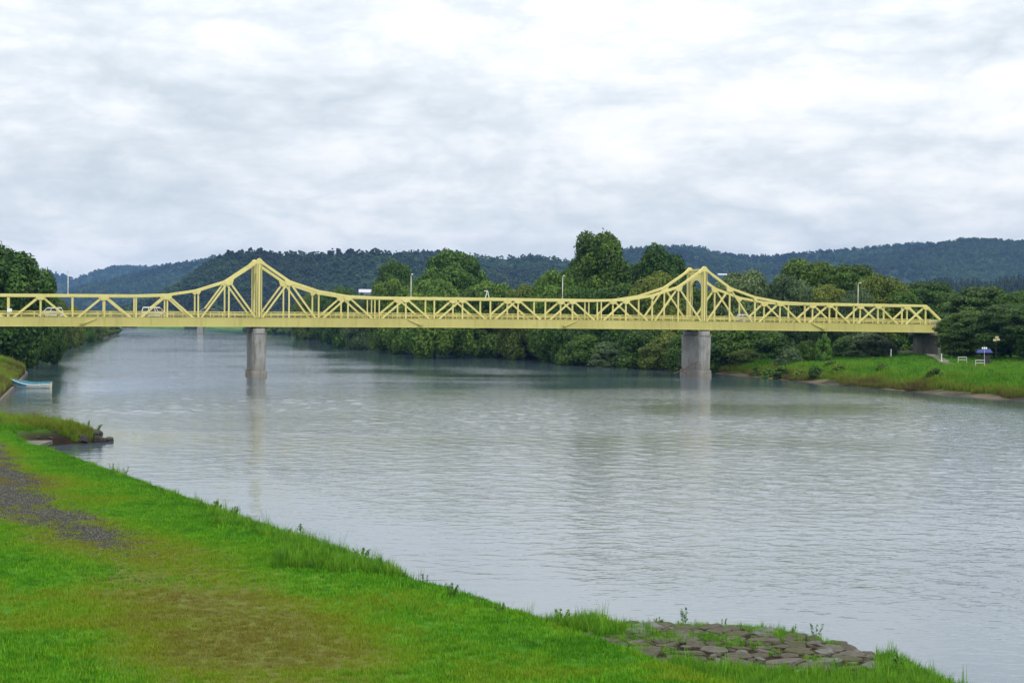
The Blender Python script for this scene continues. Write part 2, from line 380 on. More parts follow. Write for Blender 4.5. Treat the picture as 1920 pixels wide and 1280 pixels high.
rowsL = np.concatenate([np.arange(-40, 30, 2), np.arange(30, 60, .3), np.arange(60, 160, .5), np.arange(160, 420, 4), geo(420, 8800, 60)])
colsL = np.concatenate([[-8, -4, -2, -1, -.4], np.arange(0, 5, .3), np.arange(5, 20, .6), np.arange(20, 60, 2.5), geo(60, 2200, 28)])
land_mesh('ground_left_bank', rowsL, colsL, COAST_L, left_z, -1, GRL)
rowsR = np.concatenate([np.arange(-40, 180, 10), np.arange(180, 420, 1.5), geo(420, 8800, 88)])
colsR = np.concatenate([[-8, -4, -2, -1, -.4], np.arange(0, 6, .4), np.arange(6, 30, 1), np.arange(30, 90, 3), geo(90, 5200, 34)])
land_mesh('ground_right_bank', rowsR, colsR, COAST_R, right_z, 1, GRR)

# river ------------------------------------------------------------
def water_material():
    m = bpy.data.materials.new('river_water'); m.use_nodes = True; nt = m.node_tree; b = nt.nodes['Principled BSDF']
    b.inputs['Roughness'].default_value = .05; b.inputs['IOR'].default_value = 1.9; b.inputs['Specular IOR Level'].default_value = .5
    pat = tex(nt, .012, 4, .55, scale3=(1, .6, 1), dist=.6)
    c = ramp(nt, pat, [(.35, (.048, .080, .108)), (.65, (.064, .098, .124))])
    nt.links.new(c, b.inputs['Base Color'])
    w1 = tex(nt, .55, 6, .62, scale3=(1, 1.25, 1), dist=.4)
    w2 = tex(nt, 2.0, 2.5, .5, scale3=(.75, 1.35, 1), dist=.3)
    w3 = tex(nt, .10, 4, .5, dist=.8)
    amp = nt.nodes.new('ShaderNodeMapRange'); nt.links.new(pat, amp.inputs['Value'])
    amp.inputs['From Min'].default_value = .35; amp.inputs['From Max'].default_value = .65; amp.inputs['To Min'].default_value = .55; amp.inputs['To Max'].default_value = 1.2
    h = mth(nt, 'ADD', mth(nt, 'ADD', mth(nt, 'MULTIPLY', w1, .035), mth(nt, 'MULTIPLY', w2, .050)), mth(nt, 'MULTIPLY', w3, .03))
    h = mth(nt, 'MULTIPLY', mth(nt, 'MULTIPLY', h, amp.outputs[0]), attr(nt, 'chop'))
    bp = nt.nodes.new('ShaderNodeBump'); bp.inputs['Distance'].default_value = 1.0; bp.inputs['Strength'].default_value = 1.0
    nt.links.new(h, bp.inputs['Height']); nt.links.new(bp.outputs[0], b.inputs['Normal'])
    return m
def water_mesh():
    """one sheet, finely divided where the near river shows its single waves"""
    rr = np.concatenate([np.arange(4, 34, 3), np.exp(np.arange(math.log(34), math.log(470), .0030)), geo(472, 9200, 80)])
    aa = np.concatenate([-geo(1.5, .40, 10), np.linspace(-.385, .385, 560), geo(.40, 1.5, 10)])
    R, A = np.meshgrid(rr, aa, indexing='ij'); X, Y = R * np.sin(A), R * np.cos(A)
    d = dist_poly(X, Y, COAST_R); dl = dist_poly(X, Y, COAST_L)
    # the wood shelters the water along the far shore, the current roughens midstream
    shel = np.interp(Y, [200, 300, 335, 420, 700, 1200], [15, 19, 30, 50, 62, 50])
    ch = .16 + .84 * sstep(d * (.75 + .5 * fbm(X, Y, 40, 17)), shel * .35, shel)
    ch = np.minimum(ch, .5 + .5 * sstep(dl * (.6 + .8 * fbm(X, Y, 25, 19)), 8, np.where(Y > 190, 40, 14)))
    pat = .55 + .9 * sstep(fbm(X, Y, 34, 23) * .7 + .3 * fbm(X * .4, Y, 9, 24), .32, .66)
    amp = ch * pat
    step = np.maximum(R * .0030, R * .0014); step = np.where(np.abs(A) > .39, 1e3, step); step = np.where(R > 470, 1e3, step)
    Z = np.zeros_like(X); r = np.random.default_rng(99)
    wob = [1.5 * fbm(X, Y, 14, 50 + k, 2) for k in range(4)]
    for k in range(64):
        lam = math.exp(r.uniform(math.log(.30), math.log(3.6))); th = r.normal(1.2, .75) + (math.pi if r.uniform() < .3 else 0)
        kk = 2 * math.pi / lam; sl = .0088 * (1.15 if lam < 1.2 else .8 if lam < 2.2 else .55)
        Z += sl / kk * math.sqrt(2) * np.sin(kk * (X * math.cos(th) + Y * math.sin(th)) + r.uniform(0, 6.28) + wob[k % 4]) * sstep(lam / step, 1.8, 3.6)
    Z *= amp
    i = np.arange(X.size).reshape(X.shape); F = np.stack([i[:-1, :-1], i[1:, :-1], i[1:, 1:], i[:-1, 1:]], -1).reshape(-1, 4)[:, ::-1]
    return mesh_np('river_water', np.stack([X, Y, Z], -1).reshape(-1, 3), F, water_material(), True, {'chop': ('POINT', amp.ravel())})
tag(link('river_water', water_mesh()), kind='structure')
# ------------------------------------------------------------------ leaf clouds, trees
def tube_np(mb, pts, radii, n=7): mb.tube(pts, radii, n, cap=False)
def leaf_cards(P, N, size, seed, jitter=.55, tint=None):
    r = np.random.default_rng(seed); n = len(P)
    N = N + r.normal(0, jitter, (n, 3)); N /= np.linalg.norm(N, axis=1, keepdims=True)
    A = np.cross(N, r.normal(0, 1, (n, 3))); A /= np.linalg.norm(A, axis=1, keepdims=True); B = np.cross(N, A)
    s = (size * r.uniform(.55, 1.3, n))[:, None]
    V = np.stack([P - A * s, P - B * s * .55, P + A * s, P + B * s * .55], 1).reshape(-1, 3)
    F = np.arange(n * 4).reshape(n, 4)
    t = np.clip(r.normal(.5, .2, n) if tint is None else tint + r.normal(0, .16, n), 0, 1)
    return V, F, t
def ball(c, r, nu=7, nv=5):
    V = []; F = []
    for j in range(nv + 1):
        th = math.pi * j / nv
        for i in range(nu):
            ph = 2 * math.pi * i / nu; V.append((c[0] + r[0] * math.sin(th) * math.cos(ph), c[1] + r[1] * math.sin(th) * math.sin(ph), c[2] + r[2] * math.cos(th)))
    for j in range(nv):
        for i in range(nu): F.append((j * nu + i, (j + 1) * nu + i, (j + 1) * nu + (i + 1) % nu, j * nu + (i + 1) % nu))
    return np.array(V), np.array(F)
def crown_mesh(name, lobes, leaf, density, mat_, seed, core=.78, jitter=.4, up=.0):
    r = np.random.default_rng(seed); Vs, Fs, Ts = [], [], []; b = 0
    C_ = np.array([l[0] for l in lobes]); R_ = np.array([l[1] for l in lobes])
    for k, (c, rad) in enumerate(zip(C_, R_)):
        area = 4 * math.pi * ((rad[0] * rad[1]) ** .8 / 3 + (rad[0] * rad[2]) ** .8 / 3 + (rad[1] * rad[2]) ** .8 / 3) ** 1.25
        n = max(12, int(area * density))
        d = r.normal(0, 1, (n, 3)); d /= np.linalg.norm(d, axis=1, keepdims=True)
        sh = np.clip(r.normal(.96, .10, n), .7, 1.25)[:, None]
        P = c + d * rad * sh
        keep = np.ones(n, bool)
        for j in range(len(lobes)):
            if j != k: keep &= (((P - C_[j]) / R_[j]) ** 2).sum(1) > .62
        P, d, s1 = P[keep], d[keep], sh[keep][:, 0]
        if len(P) == 0: continue
        Nn = d / rad; Nn /= np.linalg.norm(Nn, axis=1, keepdims=True); Nn[:, 2] += up
        lobe_t = r.normal(.5, .13)
        V, F, t = leaf_cards(P, Nn, leaf, seed * 91 + k, jitter, lobe_t + (s1 - .95) * 1.2)  # leaves deeper in the lobe tinted darker: inner shade put into the colour
        Vs.append(V); Fs.append(F + b); Ts.append(t); b += len(V)
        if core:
            V, F = ball(c, rad * core); Vs.append(V); Fs.append(F + b); Ts.append(np.full(len(F), .12)); b += len(V)  # unseen ball added to block light, tinted dark as inner crown shade
    return mesh_np(name, np.concatenate(Vs), np.concatenate(Fs), mat_, False, {'tint': ('FACE', np.concatenate(Ts))})
def envelope_lobes(kind, seed, n, h=1.0, w=1.0, base=.15):
    """lobes filling an envelope of height h and width w; unit metres"""
    r = np.random.default_rng(seed); L = []
    tries = 0
    while len(L) < n and tries < 4000:
        tries += 1
        t = r.uniform(0, 1); a = r.uniform(0, 2 * math.pi)
        if kind == 'dome': prof = math.sqrt(max(0, 1 - ((t - .25) / .78) ** 2))
        elif kind == 'upright': prof = .98 * math.sin(math.pi * min(1, .22 + .62 * t ** 1.5)) ** .8
        elif kind == 'bush': prof = math.sqrt(max(0, 1 - t * t))
        elif kind == 'spread': prof = math.sqrt(max(0, 1 - ((t - .45) / .58) ** 2))
        else: prof = 1 - t
        q = prof * math.sqrt(r.uniform(.25, 1)) * (w / 2) * .82
        z = base * h + t * (1 - base) * h * .90
        if kind == 'spread': s = r.uniform(.15, .30) * w / 2; rad = (s * 1.25, s * 1.25, s * .42)
        elif kind == 'upright': s = r.uniform(.17, .36) * w / 2; rad = (s, s, s * 1.15)
        elif kind == 'bush': s = r.uniform(.18, .42) * w / 2; rad = (s, s, s * .9)
        else: s = r.uniform(.16, .38) * w / 2; rad = (s, s, s * .8)
        c = (q * math.cos(a), q * math.sin(a), z)
        if all(sum((c[i] - l[0][i]) ** 2 for i in range(3)) > (s * .62) ** 2 for l in L): L.append((c, rad))
    return L
def trunk_mesh(name, h, rad, lobes, seed, nb=9, fork=.3):
    r = random.Random(seed); mb = MB()
    top = h * .80
    pts = [(0, 0, -.5)] + [(r.uniform(-.02, .02) * h, r.uniform(-.02, .02) * h, top * k / 6) for k in range(1, 7)]
    mb.tube(pts, [rad * 1.35] + [rad * (1.0 - .14 * k) for k in range(1, 7)], 9, cap=False)
    for l in r.sample(lobes, min(nb, len(lobes))):
        c = Vector(l[0]); z0 = max(h * .12, min(c.z * .62, top * .8)); s0 = Vector((0, 0, z0)); mid = s0.lerp(c, .55) + Vector((0, 0, -.03 * h))
        mb.tube([s0, mid, c], [rad * .45, rad * .28, rad * .10], 6, cap=False)
    return mb.mesh(name, BARK, True)
VAR = {}
def variant(key, kind, seed, h, w, n, leaf, dens, mat_, base=.15, rad=None, core=.78, up=0.0, jitter=.4):
    L = envelope_lobes(kind, seed, n, h, w, base)
    VAR[key] = (trunk_mesh('trunk', h, rad or h * .022, L, seed), crown_mesh('crown', L, leaf, dens, mat_, seed, core, jitter, up), h, w)
variant('dome_a', 'dome', 11, 26, 24, 120, .42, 9, L_MID, .12)
variant('dome_b', 'dome', 12, 20, 20, 100, .38, 9, L_DARK, .15)
variant('dome_c', 'dome', 13, 16, 18, 90, .36, 9, L_LIGHT, .12)
variant('dome_d', 'dome', 14, 16, 18, 90, .36, 9, L_OLIVE, .12)
variant('dome_e', 'dome', 15, 16, 20, 90, .36, 9, L_GREY, .10)
variant('dome_f', 'dome', 16, 15, 15, 80, .34, 10, L_MID, .12)
variant('upright_a', 'upright', 21, 28, 17, 120, .40, 9, L_DARK, .10, core=.6)
variant('upright_b', 'upright', 22, 24, 19, 85, .42, 9, L_DARK, .10, core=.6)
variant('spread_a', 'spread', 31, 14, 20, 105, .30, 9, L_MID, .10, up=.5)
variant('spread_b', 'spread', 32, 12, 18, 100, .28, 9, L_DARK, .12, up=.5)
variant('cherry', 'spread', 33, 12, 18, 130, .26, 10, L_DARK, .11, up=.5)
variant('bush_a', 'bush', 41, 9, 12, 65, .28, 10, L_MID, .02)
variant('bush_b', 'bush', 42, 8, 11, 65, .28, 10, L_OLIVE, .02)
variant('bush_c', 'bush', 43, 9, 11, 65, .28, 10, L_DARK, .02)
variant('bush_d', 'bush', 44, 7, 9, 60, .26, 11, L_GREY, .02)
variant('bush_e', 'bush', 45, 5, 5, 26, .20, 14, L_BRIGHT, .02)
variant('shrub_a', 'bush', 46, 2.2, 3.2, 24, .14, 26, L_LIGHT, 0.0)
variant('shrub_b', 'bush', 47, 2.0, 2.8, 24, .14, 26, L_MID, 0.0)

def ground_at(X, Y):
    xl = np.interp(Y, COAST_L[:, 1], COAST_L[:, 0]); xr = np.interp(Y, COAST_R[:, 1], COAST_R[:, 0])
    if X < xl: return float(left_z(X, Y)[0])
    if X > xr: return float(right_z(X, Y)[0])
    return -.3
def hor(x): return 596.2 + .0079 * x                    # height of the eye level across the view
def tree(name, key, X, Y, h, w, label, group=None, cat='tree', rz=None, z=None):
    tm, cm, h0, w0 = VAR[key]
    z0 = ground_at(X, Y) if z is None else z
    o = empty(name, (X, Y, z0 - .1), random.uniform(0, 6.28) if rz is None else rz)
    o.scale = (w / w0, w / w0, h / h0)
    link('trunk', tm, o); link('crown', cm, o)
    tag(o, label, cat, group); return o
def ptree(name, key, px, top, wpx, D, label, group=None, cat='tree'):
    """a tree that stands at depth D, seen in direction px, as tall and wide as measured"""
    X = (px - 960) / 3000 * D; z0 = ground_at(X, D)
    return tree(name, key, X, D, CAM_Z + (hor(px) - top) / 3000 * D - z0, wpx / 3000 * D, label, group, cat)

# far shore, trees one can tell apart
ptree('poplar_tree', 'upright_a', 1122, 436, 118, 430, 'tallest dark green upright tree with open crown rising above the bridge')
ptree('broadleaf_tree', 'upright_b', 1245, 462, 120, 440, 'dark broad tree with several peaks behind the portal tower beside the tallest tree')
ptree('broadleaf_tree', 'dome_b', 1205, 488, 80, 455, 'smaller dark tree between the tallest tree and the many-peaked tree')
ptree('broadleaf_tree', 'dome_a', 845, 468, 150, 540, 'big smooth dome-shaped green tree standing against the forested hill')
ptree('broadleaf_tree', 'dome_b', 742, 490, 90, 600, 'dark round tree next to the big dome-shaped tree, lamp post before it')
ptree('broadleaf_tree', 'dome_c', 815, 526, 140, 470, 'light green spreading tree just above the flat middle of the bridge')
ptree('broadleaf_tree', 'dome_f', 733, 527, 84, 545, 'mid green tree beneath the dark round tree behind the top chord')
ptree('broadleaf_tree', 'dome_f', 915, 530, 120, 490, 'plain green tree behind the small A-shaped bracket on the chord')
ptree('broadleaf_tree', 'dome_d', 985, 536, 110, 460, 'low olive green tree between bracket and street lamp behind the chord')
ptree('broadleaf_tree', 'dome_c', 1050, 508, 130, 430, 'pale green round tree directly behind a lone street lamp')
ptree('broadleaf_tree', 'dome_f', 1160, 535, 110, 405, 'mid green tree at the foot of the tallest tree')
ptree('broadleaf_tree', 'dome_d', 1235, 512, 120, 395, 'olive tree seen through the rising truss near the portal tower')
ptree('broadleaf_tree', 'dome_b', 1310, 540, 90, 400, 'dark tree seen through the arch of the portal tower')
ptree('broadleaf_tree', 'dome_e', 1395, 512, 150, 380, 'grey green willow-like tree above the falling truss chord')
ptree('broadleaf_tree', 'dome_e', 1480, 520, 130, 372, 'second grey green willow-like tree beside the wide dark tree')
ptree('broadleaf_tree', 'dome_b', 1510, 486, 160, 400, 'wide dark tree with flat top above the end span')
ptree('broadleaf_tree', 'spread_a', 1590, 492, 150, 395, 'broad tree with layered boughs right behind the end span lamp')
ptree('broadleaf_tree', 'dome_d', 1650, 516, 130, 375, 'yellowish olive tree next to the lamp over the end span')
ptree('broadleaf_tree', 'spread_a', 1735, 525, 150, 385, 'layered green tree behind the sloping end post of the truss')
ptree('broadleaf_tree', 'spread_b', 1840, 534, 170, 360, 'dark spreading tree behind the bridge abutment')
ptree('broadleaf_tree', 'dome_b', 1905, 545, 120, 350, 'dense dark tree at the edge of the park behind the blue awning')
ptree('cherry_tree', 'cherry', 1815, 578, 122, 322, 'dark-trunked cherry tree whose layered boughs cover the bridge end')
ptree('cherry_tree', 'cherry', 1895, 565, 150, 312, 'drooping cherry tree over the park lawn by the blue awning')
ptree('cherry_tree', 'cherry', 1965, 560, 150, 300, 'wide cherry tree on the park lawn beyond the white barriers')
for px, D in ((1785, 352), (1815, 350), (1850, 352), (1880, 348), (1912, 345), (1945, 340), (1975, 336), (2005, 330)):
    ptree('park_bush', 'bush_c', px, 612, 62, D, 'dark evergreen bush screening the back of the park lawn', 'evergreen screen behind the park lawn', 'bush')
# backfill rows behind them
i = 0
for px, top, wp, D in [(640, 540, 70, 640), (620, 545, 80, 760), (580, 552, 70, 900), (690, 557, 90, 600), (770, 540, 90, 520), (870, 545, 100, 520), (940, 548, 100, 500), (1010, 545, 90, 480), (1085, 540, 100, 420), (1120, 545, 90, 415),
                       (1200, 540, 90, 402), (1270, 535, 90, 395), (1345, 545, 90, 385), (1430, 535, 100, 395), (1550, 535, 110, 385), (1610, 545, 100, 370), (1690, 545, 110, 372), (1770, 545, 120, 380), (1870, 552, 110, 372), (1940, 548, 110, 365)]:
    key = ['dome_f', 'dome_b', 'dome_d', 'dome_e'][i % 4]
    ptree('broadleaf_tree', key, px, top, wp, D, '%s wood tree half hidden behind the truss %s' % ({'dome_f': 'fresh green', 'dome_b': 'dark green', 'dome_d': 'olive', 'dome_e': 'greyish green'}[key],
          'between the first tower and the hinge' if px < 720 else 'of the flat middle span' if px < 1090 else 'rising to the second tower' if px < 1300 else 'falling from the second tower' if px < 1500 else 'of the end span'), 'trees of the riverside wood'); i += 1
# bushes that line the far shore, hanging over the water
LOOK = {'bush_a': 'fresh green', 'bush_b': 'olive', 'bush_c': 'dark green', 'bush_d': 'greyish green'}
def reach(px): return 'upstream of the first pier' if px < 480 else 'seen past the first pier' if px < 640 else 'below the hinge by the first tower' if px < 760 else 'below the flat middle span' if px < 1130 else 'close to the second pier'
k = 0
Yb = 352.0
while Yb < 2120:
    xc = float(np.interp(Yb, COAST_R[:, 1], COAST_R[:, 0])); px = 960 + 3000 * xc / Yb
    key = ['bush_c', 'bush_a', 'bush_b', 'bush_c', 'bush_d', 'bush_a', 'bush_c'][k % 7]
    h = random.uniform(5.5, 10.5); w = random.uniform(8, 13) * (1 + Yb / 3000)
    tree('willow_bush', key, xc + random.uniform(1.5, 3.5), Yb, h, w, '%s willow bush overhanging the far shore %s' % (LOOK[key], reach(px)), 'willow bushes along the far shore', 'bush')
    if k % 2 == 0:
        key = ['bush_a', 'bush_c', 'bush_b'][k % 3]
        tree('willow_bush', key, xc + random.uniform(9, 14), Yb + random.uniform(-3, 3), h * 1.35, w * 1.1, 'tall %s bush set back from the shore %s' % (LOOK[key], reach(px)), 'second row of bushes on the far shore', 'bush')
    Yb += (5.0 + Yb * .013) * random.uniform(.8, 1.2); k += 1
# shrubs under and beside the end span
for px, top, wp, D, key, lab in [(1545, 626, 36, 326, 'bush_e', 'bright green young tree standing alone below the end span'), (1515, 640, 60, 330, 'bush_a', 'green bush beside the bright young tree under the end span'),
                                 (1635, 625, 100, 348, 'bush_d', 'rounded grey green bush under the end span near the abutment'), (1590, 632, 70, 352, 'bush_c', 'dark bush between the young tree and the rounded bush'),
                                 (1440, 622, 110, 350, 'bush_a', 'large green bush on the shore beyond the second pier'), (1375, 640, 80, 358, 'bush_c', 'dark bush close behind the second pier'), (1395, 655, 70, 345, 'bush_b', 'low olive bush on the sandy shore by the second pier'),
                                 (1480, 655, 60, 325, 'bush_d', 'low grey green bush above the sandy strip'), (1340, 636, 70, 368, 'bush_a', 'bush half hidden by the second pier')]:
    ptree('shore_bush', key, px, top, wp, D, lab, None, 'bush')
for j in range(9):
    px = [1440, 1465, 1500, 1530, 1560, 1575, 1420, 1655, 1755, 1880, 1905, 1700, 1610, 1820, 1405, 1515][j]; D = [318, 312, 306, 300, 305, 296, 326, 285, 262, 250, 246, 310, 312, 268, 332, 316][j]
    X = (px - 960) / 3000 * D
    tree('shrub', ['shrub_a', 'shrub_b'][j % 2], X, D, random.uniform(1.6, 2.6), random.uniform(2.6, 4.2), 'low leafy shrub in the tall grass of the far shore', 'low shrubs on the far shore meadow', 'shrub')
# near-side wood beyond the bridge
ptree('broadleaf_tree', 'upright_b', 5, 452, 190, 345, 'big dark tree rising behind the bridge on the boat side')
ptree('broadleaf_tree', 'dome_b', 70, 505, 90, 372, 'dark tree leaning over the water beside the big dark tree')
ptree('broadleaf_tree', 'dome_f', -40, 500, 150, 372, 'mid green tree at the back of the big dark tree')
for px, top, wp, D in [(82, 552, 66, 470), (110, 562, 54, 520), (134, 573, 48, 600), (157, 584, 42, 700), (176, 592, 36, 800), (190, 598, 32, 900), (203, 603, 26, 1010), (60, 560, 60, 440), (30, 560, 60, 420)]:
    ptree('broadleaf_tree', ['dome_f', 'dome_c', 'dome_d'][int(px) % 3], px, top, wp, D, 'green tree in the row receding upstream on the boat side', 'upstream trees on the boat side')
for j, (px, wb, D) in enumerate([(10, 70, 410), (45, 60, 428), (75, 56, 455), (98, 50, 500), (118, 46, 560), (140, 44, 640), (160, 40, 740), (182, 34, 850), (196, 30, 980), (208, 24, 1090), (213, 20, 1160)]):
    X = float(np.interp(D, COAST_L[:, 1], COAST_L[:, 0])) - 2.5
    tree('willow_bush', ['bush_a', 'bush_c', 'bush_b'][j % 3], X, D, random.uniform(4.5, 6.5), wb / 3000 * D * 1.1, 'leafy bush at the upstream water edge on the boat side', 'upstream bushes on the boat side', 'bush')

# ------------------------------------------------------------------ instanced ground cover and forest (things nobody could count)
def scatter(name, P, rot, scl, idx, tint, sources, label, cat):
    col = bpy.data.collections.new(name + '_sources')
    for k, me in enumerate(sources):
        o = bpy.data.objects.new('%s_source_%02d' % (name, k), me); col.objects.link(o)
    me = bpy.data.meshes.new(name); me.vertices.add(len(P)); me.vertices.foreach_set('co', np.ascontiguousarray(P, np.float32).ravel())
    for nm, arr, ty in (('rot', rot, 'FLOAT'), ('scl', scl, 'FLOAT'), ('idx', idx, 'INT'), ('tone', tint, 'FLOAT')):
        a = me.attributes.new(nm, ty, 'POINT'); a.data.foreach_set('value', np.ascontiguousarray(arr, np.int32 if ty == 'INT' else np.float32))
    o = link(name, me); tag(o, label, cat, kind='stuff')
    g = bpy.data.node_groups.new(name + '_nodes', 'GeometryNodeTree')
    g.interface.new_socket('Geometry', in_out='INPUT', socket_type='NodeSocketGeometry'); g.interface.new_socket('Geometry', in_out='OUTPUT', socket_type='NodeSocketGeometry')
    N, K = g.nodes, g.links
    gi, go = N.new('NodeGroupInput'), N.new('NodeGroupOutput'); ip = N.new('GeometryNodeInstanceOnPoints')
    ci = N.new('GeometryNodeCollectionInfo'); ci.inputs['Collection'].default_value = col; ci.inputs['Separate Children'].default_value = True; ci.inputs['Reset Children'].default_value = True
    def na(nm, ty):
        n = N.new('GeometryNodeInputNamedAttribute'); n.data_type = ty; n.inputs['Name'].default_value = nm; return n.outputs['Attribute']
    cx = N.new('ShaderNodeCombineXYZ'); K.new(na('rot', 'FLOAT'), cx.inputs['Z'])
    K.new(gi.outputs[0], ip.inputs['Points']); K.new(ci.outputs[0], ip.inputs['Instance']); ip.inputs['Pick Instance'].default_value = True
    K.new(na('idx', 'INT'), ip.inputs['Instance Index']); K.new(cx.outputs[0], ip.inputs['Rotation']); K.new(na('scl', 'FLOAT'), ip.inputs['Scale'])
    K.new(ip.outputs[0], go.inputs[0])
    md = o.modifiers.new('scatter', 'NODES'); md.node_group = g
    return o
def grass_material(name, lo, mid, hi, yel, dry):
    m = bpy.data.materials.new(name); m.use_nodes = True; nt = m.node_tree; b = nt.nodes['Principled BSDF']
    oi = nt.nodes.new('ShaderNodeObjectInfo')
    c = ramp(nt, oi.outputs['Random'], [(0, lo), (.5, mid), (1, hi)])
    tn = attr(nt, 'tone', True)
    c = mixc(nt, mth(nt, 'MULTIPLY', tn, -1.6, True), c, tuple(x * .5 for x in lo))
    c = mixc(nt, mth(nt, 'MULTIPLY', tn, 2.2, True), c, yel)
    c = mixc(nt, mth(nt, 'MULTIPLY', mth(nt, 'SUBTRACT', tn, .42), 2.0, True), c, dry)
    nt.links.new(c, b.inputs['Base Color']); b.inputs['Roughness'].default_value = .6; b.inputs['Specular IOR Level'].default_value = .2
    tr = nt.nodes.new('ShaderNodeBsdfTranslucent'); nt.links.new(c, tr.inputs['Color'])
    mx = nt.nodes.new('ShaderNodeMixShader'); mx.inputs[0].default_value = .3
    nt.links.new(b.outputs[0], mx.inputs[1]); nt.links.new(tr.outputs[0], mx.inputs[2]); nt.links.new(mx.outputs[0], nt.nodes['Material Output'].inputs['Surface'])
    return m
G_LAWN = grass_material('lawn_blades', (.034, .16, .003), (.075, .27, .005), (.15, .37, .010), (.175, .245, .008), (.16, .145, .022))
G_TALL = grass_material('tall_grass_blades', (.028, .13, .005), (.078, .25, .008), (.15, .34, .018), (.16, .23, .016), (.11, .085, .022))
G_FAR = grass_material('meadow_blades', (.028, .115, .005), (.078, .24, .008), (.15, .32, .018), (.16, .23, .02), (.10, .075, .025))
def tuft(name, n, h, spread, wid, seed, mat_, lean=.5):
    r = np.random.default_rng(seed); V = []; F = []
    for k in range(n):
        a = r.uniform(0, 6.28); q = spread * math.sqrt(r.uniform()); x, y = q * math.cos(a), q * math.sin(a); b = r.uniform(0, 6.28); hh = h * r.uniform(.5, 1.15)
        ln = lean * hh * r.uniform(.2, 1); dx, dy = math.cos(b) * ln, math.sin(b) * ln; wx, wy = -math.sin(b) * wid / 2, math.cos(b) * wid / 2
        i0 = len(V)
        V += [(x - wx, y - wy, -.03), (x + wx, y + wy, -.03), (x + dx * .4 + wx * .8, y + dy * .4 + wy * .8, hh * .6), (x + dx * .4 - wx * .8, y + dy * .4 - wy * .8, hh * .6), (x + dx, y + dy, hh), (x + dx + wx * .1, y + dy + wy * .1, hh)]
        F += [(i0, i0 + 1, i0 + 2, i0 + 3), (i0 + 3, i0 + 2, i0 + 5, i0 + 4)]
    return mesh_np(name, np.array(V), np.array(F), mat_)
lawn_src = [tuft('lawn_tuft', 22, h, .20, .016, 100 + i, G_LAWN, .7) for i, h in enumerate((.07, .09, .11, .13))]
tall_src = [tuft('tall_tuft', 26, h, .22, .020, 120 + i, G_TALL, .55) for i, h in enumerate((.35, .45, .6, .5))] + [tuft('stalk_tuft', 7, .95, .10, .018, 131, G_TALL, .35), tuft('broad_tuft', 20, .36, .24, .034, 132, G_TALL, .9)]
far_src = [tuft('meadow_tuft', 26, h, .55, .07, 140 + i, G_FAR, .5) for i, h in enumerate((.6, .8, 1.0, 1.2))]
# lawn
n = 90000
Y = 33 + 115 * rng.uniform(0, 1, n) ** 1.35; xc = np.interp(Y, COAST_L[:, 1], COAST_L[:, 0]); x0 = -.345 * Y - 4
X = x0 + (xc - .3 - x0) * rng.uniform(0, 1, n); Z, de = left_z(X, Y)
tr = track_mask(X, Y); grav = tr * sstep(Y + 22 * (fbm(X, Y, 4, 21) - .5), 51, 75)
apr = (X > 2.2 + 2.2 * fbm(X, Y, 2.5, 5)) & (Y > 44.6 - 2.4 * (fbm(X, Y, 1.5, 8) - .5) + .12 * np.abs(X - 7)) & (Y < 57) & (X / Y < .231)
mud = (np.abs(Y - 133) < 4.0) & (de < 1.5 + 1.2 * fbm(X, Y, 1.5, 77))
pn = fbm(X, Y, 1.2, 31)
keep = (rng.uniform(0, 1, n) > grav * (.35 + sstep(fbm(X, Y, 1.6, 31), .26, .48))) & ~apr & ~mud & (de > .35) & (rng.uniform(0, 1, n) > .22 * tr * (pn > .58))
tone = np.clip(tr * (.50 + .30 * sstep(Y, 52, 68)) * (.38 + pn) + .42 * sstep(fbm(X, Y, 6, 44), .40, .62) * sstep(de, 2.5, 8) + rng.normal(0, .10, n) - .22 * sstep(fbm(X, Y, 1.7, 47), .42, .72) * (1 - tr) - .10 * (1 - sstep(de, 2, 7)), -.5, .95)
scl = (.75 + .7 * fbm(X, Y, 2.5, 55)) * rng.uniform(.7, 1.2, n) * np.where(de < 4.5, 1.35, 1.0) * (1 - .35 * tr)
k_ = np.where(keep)[0]
scatter('lawn_grass', np.stack([X, Y, Z], -1)[k_], rng.uniform(0, 6.28, len(k_)), scl[k_], rng.integers(0, 4, len(k_)), tone[k_], lawn_src, 'mown green grass with yellowed patches covering the near bank', 'grass')
# taller grass along the lip of the bank
n = 42000
Y = np.where(np.arange(n) % 8 == 0, rng.uniform(134, 147, n), 36 + 114 * rng.uniform(0, 1, n) ** 1.6); xc = np.interp(Y, COAST_L[:, 1], COAST_L[:, 0])
X = xc - rng.uniform(.2, 9, n) ** 1.0; Z, de = left_z(X, Y)
apr = (X > 2.0 + 2.2 * fbm(X, Y, 2.5, 5)) & (Y > 44.4 - 2.4 * (fbm(X, Y, 1.5, 8) - .5) + .12 * np.abs(X - 7)) & (Y < 57) & (X / Y < .231)
patch = fbm(X, Y, 1.6, 61); wid = np.interp(Y, [36, 48, 56, 64, 75, 100, 130], [9, 7.0, 5.2, 4.0, 3.0, 2.4, 2.4])
mud = (np.abs(Y - 133) < 4.0) & (de < 1.7 + 1.2 * fbm(X, Y, 1.5, 77))
keep = ((de < wid * (.55 + .9 * patch)) & (de > .15) & ~apr & ~mud & (rng.uniform(0, 1, n) < np.interp(Y, [40, 60, 90, 130], [1, .8, .4, .5]))) | (apr & (de > .4) & (patch > .47) & (rng.uniform(0, 1, n) < .6))
spitz = (np.abs(Y - 140) < 7) & (X > -46)
keep |= spitz & ~mud & (de > .3) & (rng.uniform(0, 1, n) < .9)
